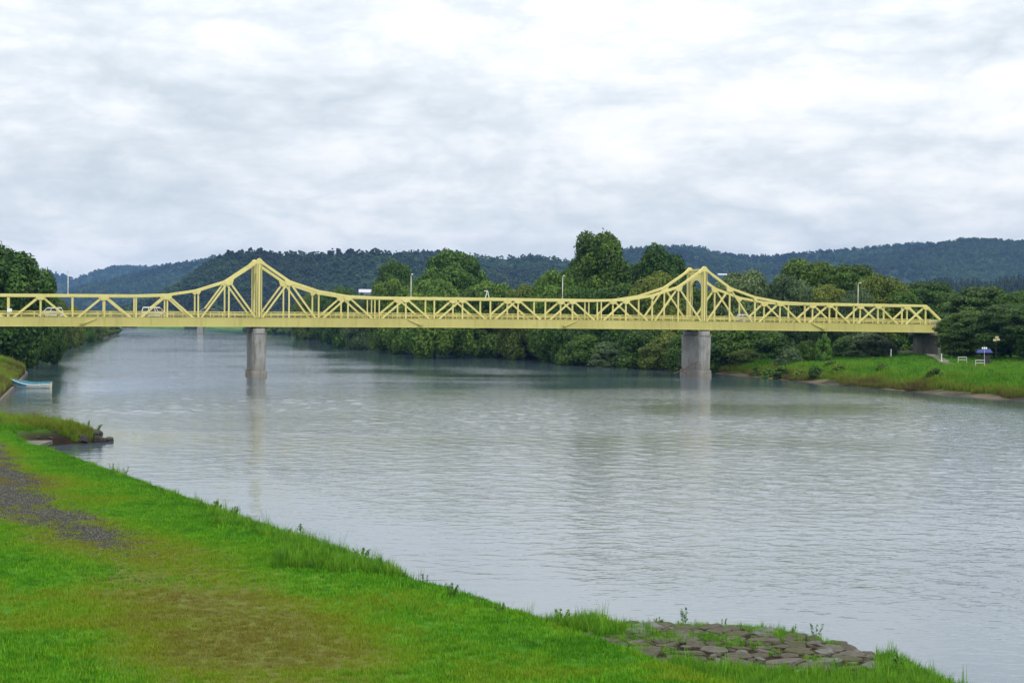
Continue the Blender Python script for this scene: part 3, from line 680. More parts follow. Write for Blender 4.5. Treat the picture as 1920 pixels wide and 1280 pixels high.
scl = rng.uniform(.45, 1.05, n) * (.55 + .8 * patch) * np.interp(Y, [36, 46, 56, 70, 100], [.9, 1.05, 1.05, .9, .72]) * np.where(apr, .5, 1) * np.where(spitz, 1.7, 1) * np.where((X > 3) & (Y < 45.5) & (Y > 41), .95, 1)
k_ = np.where(keep)[0]
tone = np.clip(.15 * rng.uniform(0, 1, n) + 1.1 * ((np.abs(Y - 138) < 6) & (de < 6)) * patch * rng.uniform(.3, 1, n), 0, 1)
scatter('bank_grass', np.stack([X, Y, Z], -1)[k_], rng.uniform(0, 6.28, len(k_)), scl[k_], rng.choice(6, len(k_), p=[.22, .22, .16, .2, .06, .14]), tone[k_], tall_src, 'long uncut grass along the lip of the near bank', 'grass')
# grass bank by the boat
n = 16000
Y = rng.uniform(190, 340, n); xc = np.interp(Y, COAST_L[:, 1], COAST_L[:, 0]); X = xc - .6 - 26 * rng.uniform(0, 1, n) ** 1.4; Z, de = left_z(X, Y)
scatter('boatside_grass', np.stack([X, Y, Z], -1), rng.uniform(0, 6.28, n), rng.uniform(.5, 1.0, n), rng.integers(0, 4, n), np.clip(.75 * (1 - sstep(de, 1, 9)) * (.4 + fbm(X, Y, 6, 71)), 0, 1), far_src, 'browning rough grass on the slope above the moored boat', 'grass')
# far shore meadow
n = 60000
Y = rng.uniform(215, 420, n); xc = np.interp(Y, COAST_R[:, 1], COAST_R[:, 0]); X = xc + .8 + 60 * rng.uniform(0, 1, n) ** 1.6; Z, de = right_z(X, Y)
pt = fbm(X, Y, 9, 81)
keep = (X < .36 * Y + 6) & (de > .25 + 2.4 * sstep(fbm(X, Y, 14, 33), .38, .6) + .8 * fbm(X, Y, 3, 83)) & ~((np.hypot(X - 39, Y - 325) < 8))
scl = np.interp(de, [0, 3, 8, 18, 26, 60], [.55, .95, 1.2, .85, .35, .25]) * (.6 + .7 * pt) * rng.uniform(.7, 1.2, n)
tone = np.clip((1 - sstep(de, 1.5, 6)) * .75 + .3 * (pt > .6) * rng.uniform(0, 1, n), 0, 1)
k_ = np.where(keep)[0]
scatter('meadow_grass', np.stack([X, Y, Z], -1)[k_], rng.uniform(0, 6.28, len(k_)), scl[k_], rng.integers(0, 4, len(k_)), tone[k_], far_src, 'tall green meadow grass on the far shore', 'grass')
# gravel on the track
def pebble(seed):
    r = np.random.default_rng(seed); V, F = ball((0, 0, 0), (.034, .028, .018), 6, 4); V = V * r.uniform(.75, 1.25, V.shape); return mesh_np('pebble', V, F, PEB)
PEB = bpy.data.materials.new('gravel_stone'); PEB.use_nodes = True
_oi = PEB.node_tree.nodes.new('ShaderNodeObjectInfo')
PEB.node_tree.links.new(ramp(PEB.node_tree, _oi.outputs['Random'], [(0, (.019, .019, .015)), (.8, (.055, .056, .044)), (1, (.15, .152, .128))]), PEB.node_tree.nodes['Principled BSDF'].inputs['Base Color'])
PEB.node_tree.nodes['Principled BSDF'].inputs['Roughness'].default_value = .9
n = 90000
Y = rng.uniform(48, 112, n); xt = np.interp(Y, [30, 42, 50, 58, 70, 80, 95, 130], [-3, -6.5, -9.6, -13.4, -20.6, -25.2, -31, -46]); X = xt + rng.normal(0, 1.7, n); Z, de = left_z(X, Y)
grav = track_mask(X, Y) * sstep(Y + 22 * (fbm(X, Y, 4, 21) - .5), 50, 75)
k_ = np.where(rng.uniform(0, 1, n) < grav * (.15 + sstep(fbm(X, Y, 1.6, 31), .26, .5)))[0]
scatter('gravel', np.stack([X, Y, Z + .01], -1)[k_], rng.uniform(0, 6.28, len(k_)), rng.uniform(.4, 1.3, len(k_)), rng.integers(0, 3, len(k_)), np.zeros(len(k_)), [pebble(i) for i in range(3)], 'loose grey gravel on the worn track across the near bank', 'gravel')

# ------------------------------------------------------------------ wooded hills
def blob_tree(name, seed, h, w, mat_, conifer=False):
    r = np.random.default_rng(seed); Vs, Fs, Ts = [], [], []; b = 0
    if conifer:
        n = 150; t = r.uniform(0, 1, n) ** .8; a = r.uniform(0, 6.28, n); q = (w / 2) * (1 - t) ** .85 * r.uniform(.75, 1.05, n)
        P = np.stack([q * np.cos(a), q * np.sin(a), h * (.06 + .92 * t)], -1); Nn = np.stack([np.cos(a), np.sin(a), np.full(n, .5)], -1)
        V, F, T = leaf_cards(P, Nn, h * .075, seed, .4); Vs.append(V); Fs.append(F); Ts.append(T); b = len(V)
        V, F = ball((0, 0, h * .4), (w * .3, w * .3, h * .5)); Vs.append(V); Fs.append(F + b); Ts.append(np.full(len(F), .1))  # unseen inner ball, crown shade put into its dark tint
    else:
        for c, rad in envelope_lobes('dome', seed, 9, h, w, .1):
            rad = np.array(rad) * 1.15; n = 46
            d = r.normal(0, 1, (n, 3)); d /= np.linalg.norm(d, axis=1, keepdims=True)
            V, F, T = leaf_cards(np.array(c) + d * rad * r.uniform(.85, 1.08, (n, 1)), d, h * .075, seed * 7 + b, .5, r.normal(.5, .15)); Vs.append(V); Fs.append(F + b); Ts.append(T); b += len(V)
            V, F = ball(c, rad * .82); Vs.append(V); Fs.append(F + b); Ts.append(np.full(len(F), .2)); b += len(V)  # dark-tinted ball in each lobe paints the shade inside the crown
    return mesh_np(name, np.concatenate(Vs), np.concatenate(Fs), mat_, False, {'tint': ('FACE', np.concatenate(Ts))})
hill_src = [blob_tree('hill_tree', 200 + i, 11, 12, L_HILL) for i in range(5)] + [blob_tree('hill_conifer', 220 + i, 13.5, 7.5, L_CONI, True) for i in range(3)]
HILLM = mat('hill_soil', (.016, .036, .012), .95, noise=(.02, .4, 6), spec=.1)
def hill(crest, D, front, back, toe, treeh, spacing, conif, label, seed, curve=.8, ts=1.0, clear=None):
    cx = np.array([c[0] for c in crest], float); cy = np.array([c[1] for c in crest], float)
    px = np.arange(cx[0], cx[-1] + .1, 6.0 if D < 5000 else 10.0)
    zc = CAM_Z + (hor(px) - np.interp(px, cx, cy)) / 3000 * D - treeh
    Xc = (px - 960) / 3000 * D
    v = np.concatenate([np.linspace(-1, 0, 34), np.linspace(.06, 1, 10)])
    dep = np.where(v < 0, v * front, v * back)
    XX = Xc[:, None] + 0 * v[None]; YY = D + dep[None, :] + 0 * Xc[:, None]
    prof = np.where(v < 0, np.clip(1 + v, 0, 1) ** curve, np.clip(1 - v, 0, 1))[None, :]
    prof = prof * prof * (3 - 2 * prof) * .35 + prof * .65
    gul = (fbm(XX, YY, front * .42, seed, 4) - .5) * 2
    ZZ = toe + (zc[:, None] - toe) * np.clip(prof + gul * .55 * np.minimum(1, -np.minimum(v, 0) * 5) * np.clip(1 - np.abs(v), 0, 1), 0, 1.0)
    n, m = XX.shape; i = np.arange(n * m).reshape(n, m)
    F = np.stack([i[:-1, :-1], i[1:, :-1], i[1:, 1:], i[:-1, 1:]], -1).reshape(-1, 4)
    tag(link('hill', mesh_np('hill', np.stack([XX, YY, ZZ], -1).reshape(-1, 3), F, HILLM, True)), kind='structure')
    r = np.random.default_rng(seed)
    N = int((Xc[-1] - Xc[0]) * front * 1.15 / spacing ** 2)
    fi = r.uniform(0, n - 1.001, N); fj = r.uniform(0, 38, N); a, b = fi.astype(int), fj.astype(int); u, w = fi - a, fj - b
    def bl(A): return A[a, b] * (1 - u) * (1 - w) + A[a + 1, b] * u * (1 - w) + A[a, b + 1] * (1 - u) * w + A[a + 1, b + 1] * u * w
    P = np.stack([bl(XX), bl(YY), bl(ZZ) - 1], -1)
    spot = None
    if clear:
        col = int(np.argmin(np.abs(Xc - (clear[0] - 960) / 3000 * (D - front * .5)))); yy = hor(clear[0]) - (ZZ[col, :34] - CAM_Z) / YY[col, :34] * 3000
        j = int(np.argmin(np.abs(yy - clear[1]))); spot = ((clear[0] - 960) / 3000 * YY[col, j], YY[col, j], ZZ[col, j])
        ok = ~((np.abs(P[:, 0] - spot[0]) < clear[2]) & (P[:, 1] > spot[1] - clear[3]) & (P[:, 1] < spot[1] + 14)); P = P[ok]; N = len(P)
    cn = fbm(P[:, 0], P[:, 1], 260, seed + 5) + r.normal(0, .05, N)
    isc = cn < conif
    idx = np.where(isc, r.integers(5, 8, N), r.integers(0, 5, N))
    sc = r.uniform(.55, 1.2, N) * ts * np.where(isc, .9, 1)
    tone = np.clip(.5 + 1.6 * (fbm(P[:, 0], P[:, 1], 190, seed + 9) - .5) + r.normal(0, .12, N), 0, 1)
    scatter('forest', P, r.uniform(0, 6.28, N), sc, idx, tone, hill_src, label, 'forest')
    return spot
hill([(-220, 515), (0, 512), (60, 503), (90, 500), (120, 507), (155, 522), (190, 519), (230, 503), (255, 496), (300, 497), (380, 490), (440, 491), (520, 500), (640, 510)], 8000, 1500, 600, 8, 30, 24, .22, 'blue wooded mountain farthest away beyond the river bend', 301, ts=1.7)
hill([(60, 575), (130, 552), (160, 540), (200, 525), (260, 514), (330, 505), (400, 493), (450, 481), (520, 478), (620, 485), (760, 500)], 5600, 1200, 600, 7, 12, 16, .24, 'long bluish green wooded slope upstream of the bridge', 302, ts=1.2)
SPOT_A = hill([(280, 575), (330, 555), (370, 530), (400, 508), (440, 486), (470, 475), (500, 470), (560, 469), (620, 467), (700, 465), (760, 469), (800, 476), (850, 488), (920, 505), (1010, 540)], 2750, 560, 500, 6, 10, 10, .34, 'dark wooded hill behind the first portal tower', 303, clear=(689, 551, 17, 90))
hill([(640, 510), (700, 490), (780, 470), (820, 466), (850, 467), (890, 474), (950, 477), (1000, 473), (1050, 480), (1080, 484), (1150, 500), (1250, 530)], 3500, 900, 500, 7, 11, 11.5, .30, 'dark wooded ridge between the two portal towers', 304, ts=1.0)
SPOT_B = hill([(1000, 530), (1050, 505), (1100, 478), (1160, 461), (1200, 458), (1260, 455), (1310, 457), (1345, 468), (1400, 475), (1450, 473), (1500, 468), (1560, 464), (1620, 459), (1680, 452), (1740, 448), (1800, 452), (1850, 457), (1900, 455), (1940, 450), (2100, 456)], 5000, 1700, 700, 8, 13, 12, .20, 'broad blue wooded ridge behind the second portal tower', 305, ts=1.0, clear=(1354, 518, 17, 130))
hill([(1600, 560), (1680, 530), (1740, 518), (1800, 515), (1840, 522), (1880, 515), (1920, 508), (2000, 500), (2100, 505)], 1900, 450, 300, 6, 15, 9.0, .70, 'low rise of dark conifers in front of the blue ridge', 306)

# ------------------------------------------------------------------ the bridge
BO = Vector((-47.5, 300.2, 0)); BU = Vector((.9612, .2759, 0)); BV = Vector((-.2759, .9612, 0))
BANG = math.atan2(.2759, .9612)
PAN = 5.62; TW = 7.7                       # panel length, distance between the two trusses
def zb(s):                                  # underside of the girder: a slight camber
    q = (s - 44.96) / 100.0
    return CAM_Z - 1.16 - .38 * q * q
LOW = 5.62
def ztop(i, s):
    base = zb(s)
    j = min(abs(i), abs(i - 16))
    return base + {0: 12.35, 1: 8.55, 2: 6.72, 3: 5.82}.get(j, LOW)
bridge = empty('truss_bridge', (BO.x, BO.y, 0), BANG)
tag(bridge, 'long pale yellow steel truss bridge with two portal towers on concrete piers', 'bridge')
GT = 1.76                                   # top of the girder above its underside
def P(s, t, z): return (s, t, z)
I0, I1 = -10, 26
for side, t in ((0, 0.0), (1, TW)):
    # top chord, one straight length per panel
    for i in range(-9, 25):
        s0, s1 = i * PAN, (i + 1) * PAN
        MB().beam(P(s0 - .02, t, ztop(i, s0)), P(s1 + .02, t, ztop(i + 1, s1)), .50, .50 if i % 2 else .51).build('top_chord', YEL, bridge, bevel=.03)
    for i in (-9, 25):
        s0 = i * PAN; s1 = s0 + (-PAN if i < 0 else PAN)
        MB().beam(P(s0, t, ztop(i, s0)), P(s1, t, zb(s1) + .9), .5, .52).build('end_post', YEL, bridge, bevel=.03)
    # verticals
    for i in range(-9, 26):
        if i in (0, 16): continue
        s = i * PAN
        if i in (4, 12):                    # hinge of the hung span: a pair of slim posts
            for e in (-.42, .42):
                MB().beam(P(s + e, t, zb(s) + .5), P(s + e, t, ztop(i, s) - .1), .30, .20, (1, 0, 0)).build('hinge_post', YEL, bridge)
            continue
        MB().beam(P(s, t, zb(s) + .5), P(s, t, ztop(i, s) - .1), .27, .28, (1, 0, 0)).build('vertical', YEL, bridge)
    # diagonals fall from the odd panel points
    for i in range(-9, 26):
        if i % 2 == 0: continue
        s = i * PAN
        for d in (-1, 1):
            if (i == -9 and d < 0) or (i == 25 and d > 0): continue
            s1 = s + d * PAN
            a = Vector(P(s, t, ztop(i, s))); b = Vector(P(s1, t, zb(s1) + .85)); n = (b - a).normalized()
            MB().beam(a + n * .25, b, .28, .33).build('diagonal', YEL, bridge)
        # gusset plate under the chord
        z = ztop(i, s); g = MB()
        zl = ztop(i - 1, s - PAN) - z; zr = ztop(i + 1, s + PAN) - z if i < 25 else -1.0
        w = .92
        pts = [(-w, zl * w / PAN - .1), (w, zr * w / PAN - .1), (w * .72, -.62), (.22, -.82), (-.22, -.82), (-w * .72, -.62)]
        for e in (-.285, .265): g.loft([[P(s + x, t + e, z + y) for x, y in pts], [P(s + x, t + e + .02, z + y) for x, y in pts]])
        g.build('gusset_plate', YEL, bridge)
    # gusset at the even nodes of the raised chord
    for i in (-2, 2, 14, 18):
        s = i * PAN; z = ztop(i, s); zl = ztop(i - 1, s - PAN) - z; zr = ztop(i + 1, s + PAN) - z; g = MB(); w = .6
        pts = [(-w, zl * w / PAN - .1), (w, zr * w / PAN - .1), (.2, -.7), (-.2, -.7)]
        for e in (-.285, .265): g.loft([[P(s + x, t + e, z + y) for x, y in pts], [P(s + x, t + e + .02, z + y) for x, y in pts]])
        g.build('gusset_plate', YEL, bridge)
    # plate girder in lengths of two panels, flanges on it
    for i in range(I0, I1, 2):
        s0, s1 = i * PAN + .008, (i + 2) * PAN - .008
        th = .46
        g = MB(); za, zc = zb(s0), zb(s1)
        def slab(t0, t1, dz0, dz1):
            g.add([(s0, t0, za + dz0), (s1, t0, zc + dz0), (s1, t1, zc + dz0), (s0, t1, za + dz0), (s0, t0, za + dz1), (s1, t0, zc + dz1), (s1, t1, zc + dz1), (s0, t1, za + dz1)],
                  [(0, 3, 2, 1), (4, 5, 6, 7), (0, 1, 5, 4), (1, 2, 6, 5), (2, 3, 7, 6), (3, 0, 4, 7)])
        slab(t - th / 2, t + th / 2, .07, GT - .05)
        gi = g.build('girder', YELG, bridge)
        f = MB(); g = f; slab(t - th / 2 - .10, t + th / 2 + .10, 0, .067); f.build('bottom_flange', YEL, gi)
        f = MB(); g = f; slab(t - th / 2 - .05, t + th / 2 + .05, GT - .047, GT); f.build('top_flange', YEL, gi)
        j = MB().box((s1 - .14, t - th / 2 - .014, (za + zc) / 2 + .10), (s1 - .003, t - th / 2 - .002, (za + zc) / 2 + GT - .1))
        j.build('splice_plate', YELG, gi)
# deck, kerb and cross beams between the trusses
for i in range(I0, I1, 2):
    s0, s1 = i * PAN + .01, (i + 2) * PAN - .01; za, zc = zb(s0), zb(s1); d = MB()
    d.add([(s0, .30, za + 1.25), (s1, .30, zc + 1.25), (s1, TW - .30, zc + 1.25), (s0, TW - .30, za + 1.25), (s0, .30, za + 1.62), (s1, .30, zc + 1.62), (s1, TW - .30, zc + 1.62), (s0, TW - .30, za + 1.62)],
          [(0, 3, 2, 1), (4, 5, 6, 7), (0, 1, 5, 4), (1, 2, 6, 5), (2, 3, 7, 6), (3, 0, 4, 7)])
    d.build('deck_slab', ASPH, bridge)
for i in range(I0, I1 + 1):
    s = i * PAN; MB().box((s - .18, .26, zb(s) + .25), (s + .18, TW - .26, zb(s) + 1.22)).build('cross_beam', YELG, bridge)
# handrail on each edge of the deck
post_me = MB().box((-.055, -.05, 0), (.055, .05, 1.02)).mesh('rail_post', YEL)
thin_me = MB().box((-.03, -.03, 0), (.03, .03, 1.0)).mesh('rail_post', YEL)
for t in (.36, TW - .36):
    n = int((I1 - I0) * PAN / 2.25)
    for k in range(n + 1):
        s = I0 * PAN + k * 2.25
        o = link('rail_post', post_me, bridge); o.location = (s, t, zb(s) + GT)
    for hz, hh in ((1.0, .11), (.74, .05), (.48, .05), (.22, .05)):
        for i in range(I0, I1, 4):
            s0, s1 = i * PAN, (i + 4) * PAN
            MB().beam((s0, t, zb(s0) + GT + hz), (s1, t, zb(s1) + GT + hz), .07 if hz < 1 else .13, hh).build('handrail', YEL, bridge)
# road barrier beam inside
for t in (.9, TW - .9):
    for i in range(I0, I1, 4):
        s0, s1 = i * PAN, (i + 4) * PAN
        b = MB(); b.beam((s0, t, zb(s0) + GT + .55), (s1, t, zb(s1) + GT + .55), .06, .32); b.build('guard_beam', YEL, bridge)
# towers and portals
for i in (0, 16):
    s = i * PAN; zt = ztop(i, s)
    for t in (0, TW):
        c = MB(); c.box((s - .20, t - .34, zb(s) + GT - .01), (s + .20, t + .34, zt - .25))
        col = c.build('tower_column', YEL, bridge, bevel=.02)
        for e in (-1, 1):
            f = MB().box((s + e * .50 - .14 if e > 0 else s - .50, t - .42, zb(s) + GT - .005), (s + .50 if e > 0 else s - .50 + .14, t + .42, zt - .4))
            f.build('column_flange', YEL, col, bevel=.015)
        # apex casting over the column
        pts = [(-1.5, -1.25), (-.55, -.35), (-.3, -.02), (0, .10), (.3, -.02), (.55, -.35), (1.5, -1.25), (1.3, -1.55), (.5, -1.0), (-.5, -1.0), (-1.3, -1.55)]
        g = MB(); g.loft([[P(s + x, t - .36, zt + .42 + y) for x, y in pts], [P(s + x, t + .36, zt + .42 + y) for x, y in pts]]); g.build('apex_plate', YEL, bridge, bevel=.02)
    # arched portal between the columns
    zc0, zc1, zsp = zt - 2.1, zt - .95, zt - 5.6
    ta, tb = .40, TW - .40; n = 28; g = MB()
    half = (tb - ta) / 2; mid = (ta + tb) / 2
    inner = []; outer = []
    for k in range(n + 1):
        a = math.pi * (1 - k / n)
        inner.append((mid + (half - .18) * math.cos(a), zsp + (zc0 - zsp) * math.sin(a) ** .85))
        tt = ta + (tb - ta) * k / n; outer.append((tt, zc1))
    inner = [(ta + .02, zsp - 1.6)] + inner + [(tb - .02, zsp - 1.6)]; outer = [(ta, zsp - 1.6)] + outer + [(tb, zsp - 1.6)]
    outer[0] = (ta, zsp - 1.61); outer[-1] = (tb, zsp - 1.61)
    for k in range(len(inner) - 1):
        q = [inner[k], inner[k + 1], outer[k + 1], outer[k]]
        g.loft([[P(s - .13, y, z) for y, z in q], [P(s + .13, y, z) for y, z in q]])
    g.build('portal_arch', YEL, bridge)
    # rolled edge of the arch
    MB().tube([P(s, y, z - .02) for y, z in inner[1:-1]], .17, 6).build('arch_rim', YEL, bridge)
    MB().box((s - .28, ta - .1, zt - .30), (s + .28, tb + .1, zt + .02)).build('portal_strut', YEL, bridge, bevel=.02)
    MB().box((s - .22, ta - .05, zc1 + .002), (s + .22, tb + .05, zc1 + .16)).build('portal_strut', YEL, bridge)
    for k in range(9):
        y = ta + .35 + (tb - ta - .7) * k / 8
        MB().box((s - .1, y - .10, zc1 + .162), (s + .1, y + .10, zt - .302)).build('portal_bar', YEL, bridge)
# brackets hanging outside the girder
for s, d in ((-31.9, 1), (31.0, -1), (60.2, 1), (116.5, -1)):
    z = zb(s); b = MB()
    b.box((s - .05, -.36, z + .62), (s + .05, -.26, z + GT + .15)); b.beam((s + d * .1, -.42, z + .62), (s + d * 2.6, -.32, z + GT - .10), .10, .12)
    b.beam((s + d * .1, -.50, z + .52), (s + d * 2.4, -.36, z + GT - .35), .05, .06)
    o = b.build('bracket', YEL, bridge)
    MB().box((s - .42, -.75, z + .42), (s + .30, -.30, z + .60)).build('bracket_foot', YELG, o)
    MB().tube([(s - .55, -.6, z + .68), (s + .5, -.6, z + .68)], .09, 8).build('bracket_pipe', YELG, o)
# piers ------------------------------------------------------------
def octo(sl, tl0, tl1, ch):
    """plan of a wall pier with chamfered noses: s half width, t from .. to"""
    return [(-sl + ch * .6, tl0), (sl - ch * .6, tl0), (sl, tl0 + ch), (sl, tl1 - ch), (sl - ch * .6, tl1), (-sl + ch * .6, tl1), (-sl, tl1 - ch), (-sl, tl0 + ch)]
for i in (0, 16):
    s = i * PAN; top = zb(s) - .32
    def sh(poly): return [(s + a, b) for a, b in poly]
    p = MB(); p.prism(sh(octo(1.22, -.95, 9.3, .55)), 1.25, top - .95, sh(octo(1.30, -1.30, 9.3, .55)))
    pier = p.build('pier', CONC, bridge, bevel=.04)
    c = MB(); c.prism(sh(octo(1.36, -1.42, 9.4, .58)), top - .948, top - .80); c.build('pier_ledge', CONC, pier, bevel=.03)
    c = MB(); c.prism(sh(octo(1.12, -1.15, 9.1, .55)), top - .798, top); c.build('pier_cap', CONC, pier, bevel=.08)
    f = MB(); f.prism(sh(octo(1.58, -1.38, 9.7, .6)), -1.5, 1.22, sh(octo(1.46, -1.22, 9.5, .6))); f.build('footing', CONC, pier, bevel=.08)
    for t in (0, TW): MB().box((s - .55, t - .35, top + .002), (s + .55, t + .35, zb(s) - .003)).build('bearing', DARK, pier)
# abutments
ABUT = concrete('abutment_concrete', (.15, .145, .13), (.05, .045, .035))  # stained grey, darkened further to put the tree's shade into the colour
for s0, d in ((I1 * PAN + .2, 1), (I0 * PAN - .2, -1)):
    z = zb(s0); a = MB(); a.box((min(s0 - d * 3.4, s0 + d * 5), -1.1, 2.0), (max(s0 - d * 3.4, s0 + d * 5), TW + 1.6, z - .62)); ab = a.build('abutment', ABUT, bridge, bevel=.05)
    MB().box((min(s0 - d * 4.4, s0 + d * 5.2), -1.5, z - .618), (max(s0 - d * 4.4, s0 + d * 5.2), TW + 2, z - .06)).build('abutment_cap', ABUT, ab, bevel=.05)
    # approach slab with white parapet rail
    q0, q1 = sorted((s0, s0 + d * 28)); MB().box((q0, -.8, z + .5), (q1, TW + .8, z + 1.60)).build('approach_slab', CONC2, bridge)
    for t in (-.7, TW + .7):
        for hz in (1.05, .72, .4): MB().beam((q0, t, z + 1.6 + hz), (q1, t, z + 1.6 + hz), .08, .10).build('approach_rail', WHITE, bridge)
        for k in range(13): MB().box((q0 + .2 + k * 2.28, t - .05, z + 1.6), (q0 + .32 + k * 2.28, t + .05, z + 2.64)).build('approach_post', WHITE, bridge)
    e = MB(); e.add([(q0 + (5.4 if d > 0 else -4), -6, 1.5), (q1 + 4, -6, 1.5), (q1 + 4, TW + 6, 1.5), (q0 + (5.4 if d > 0 else -4), TW + 6, 1.5), (q0 + (5.4 if d > 0 else -4), -.5, z + .45), (q1 - (5.4 if d < 0 else 0), -.5, z + .45), (q1 - (5.4 if d < 0 else 0), TW + .5, z + .45), (q0 + (5.4 if d > 0 else -4), TW + .5, z + .45)],
                   [(4, 5, 6, 7), (0, 1, 5, 4), (1, 2, 6, 5), (2, 3, 7, 6), (3, 0, 4, 7)]); e.build('approach_embankment', mat('embankment_grass', (.04, .10, .015), .95, noise=(1.5, .4)), bridge)

def on_bridge(s, t, z=0.0): v = BO + BU * s + BV * t; return (v.x, v.y, z)
# lamps stand on the far top chord, heads over the road
def s_of_px(px, t):
    """distance along the bridge of the point seen in direction px on the line t"""
    k = (px - 960) / 3000.0
    p = BO + BV * t
    return (k * p.y - p.x) / (BU.x - k * BU.y)
for px, top, lab in ((127, 508, 'slim grey street lamp on the chord before the big dark trees'), (770, 514, 'white street lamp on the top chord before the dark round tree'),
                     (1054, 517, 'white street lamp on the top chord before the pale green round tree'), (1608, 530, 'white street lamp on the top chord over the end span')):
    s = s_of_px(px, TW); w = on_bridge(s, TW); i = round(s / PAN); z0 = zb(s) + LOW + .27
    h = CAM_Z + (hor(px) - top) / 3000 * w[1] - z0
    o = empty('street_lamp', (w[0], w[1], z0), BANG)
    MB().tube([(0, 0, 0), (0, 0, h * .6), (0, 0, h * .88), (0, -.10, h * .95), (0, -.35, h * .99), (0, -.75, h)], [.11, .09, .075, .065, .06, .055], 8).build('pole', LAMPW, o, True)
    MB().box((-.16, -.16, 0.0), (.16, .16, .12)).build('base_plate', LAMPW, o)
    hd = MB(); hd.loft([[(-.06, -.62, h - .05), (.06, -.62, h - .05), (.06, -.62, h + .05), (-.06, -.62, h + .05)], [(-.16, -.85, h - .09), (.16, -.85, h - .09), (.13, -.85, h + .09), (-.13, -.85, h + .09)], [(-.15, -1.15, h - .09), (.15, -1.15, h - .09), (.12, -1.15, h + .08), (-.12, -1.15, h + .08)], [(-.05, -1.32, h - .04), (.05, -1.32, h - .04), (.05, -1.32, h + .03), (-.05, -1.32, h + .03)]])
    hdo = hd.build('lamp_head', LAMPW, o)
    MB().box((-.11, -1.1, h - .13), (.11, -.88, h - .092)).build('lens', LENS, hdo)
    tag(o, lab, 'street lamp', 'street lamps on the bridge')
s = s_of_px(913, 0); w = on_bridge(s, 0); o = empty('pole_bracket', (w[0], w[1], zb(s) + LOW + .26), BANG)
MB().tube([(-.36, 0, 0), (-.06, 0, 1.28)], .075, 7).build('leg', LAMPW, o); MB().tube([(.36, 0, 0), (.06, 0, 1.28)], .075, 7).build('leg', LAMPW, o)
MB().box((-.62, -.09, 1.26), (.14, .09, 1.40)).build('arm', LAMPW, o)
tag(o, 'small white A-shaped bracket standing on the flat middle of the top chord', 'bracket')
s = s_of_px(17.5, -.3); w = on_bridge(s, -.34); o = empty('sign', (w[0], w[1], zb(s) + GT + .55), BANG)
MB().box((-.42, -.012, .28), (.42, .012, .90)).build('plate', WHITE, o, bevel=.004); MB().box((-.03, .013, -.5), (.03, .06, 1.0)).build('post', GALV, o)
tag(o, 'small blank white sign plate on a truss vertical near the boat shore', 'sign')

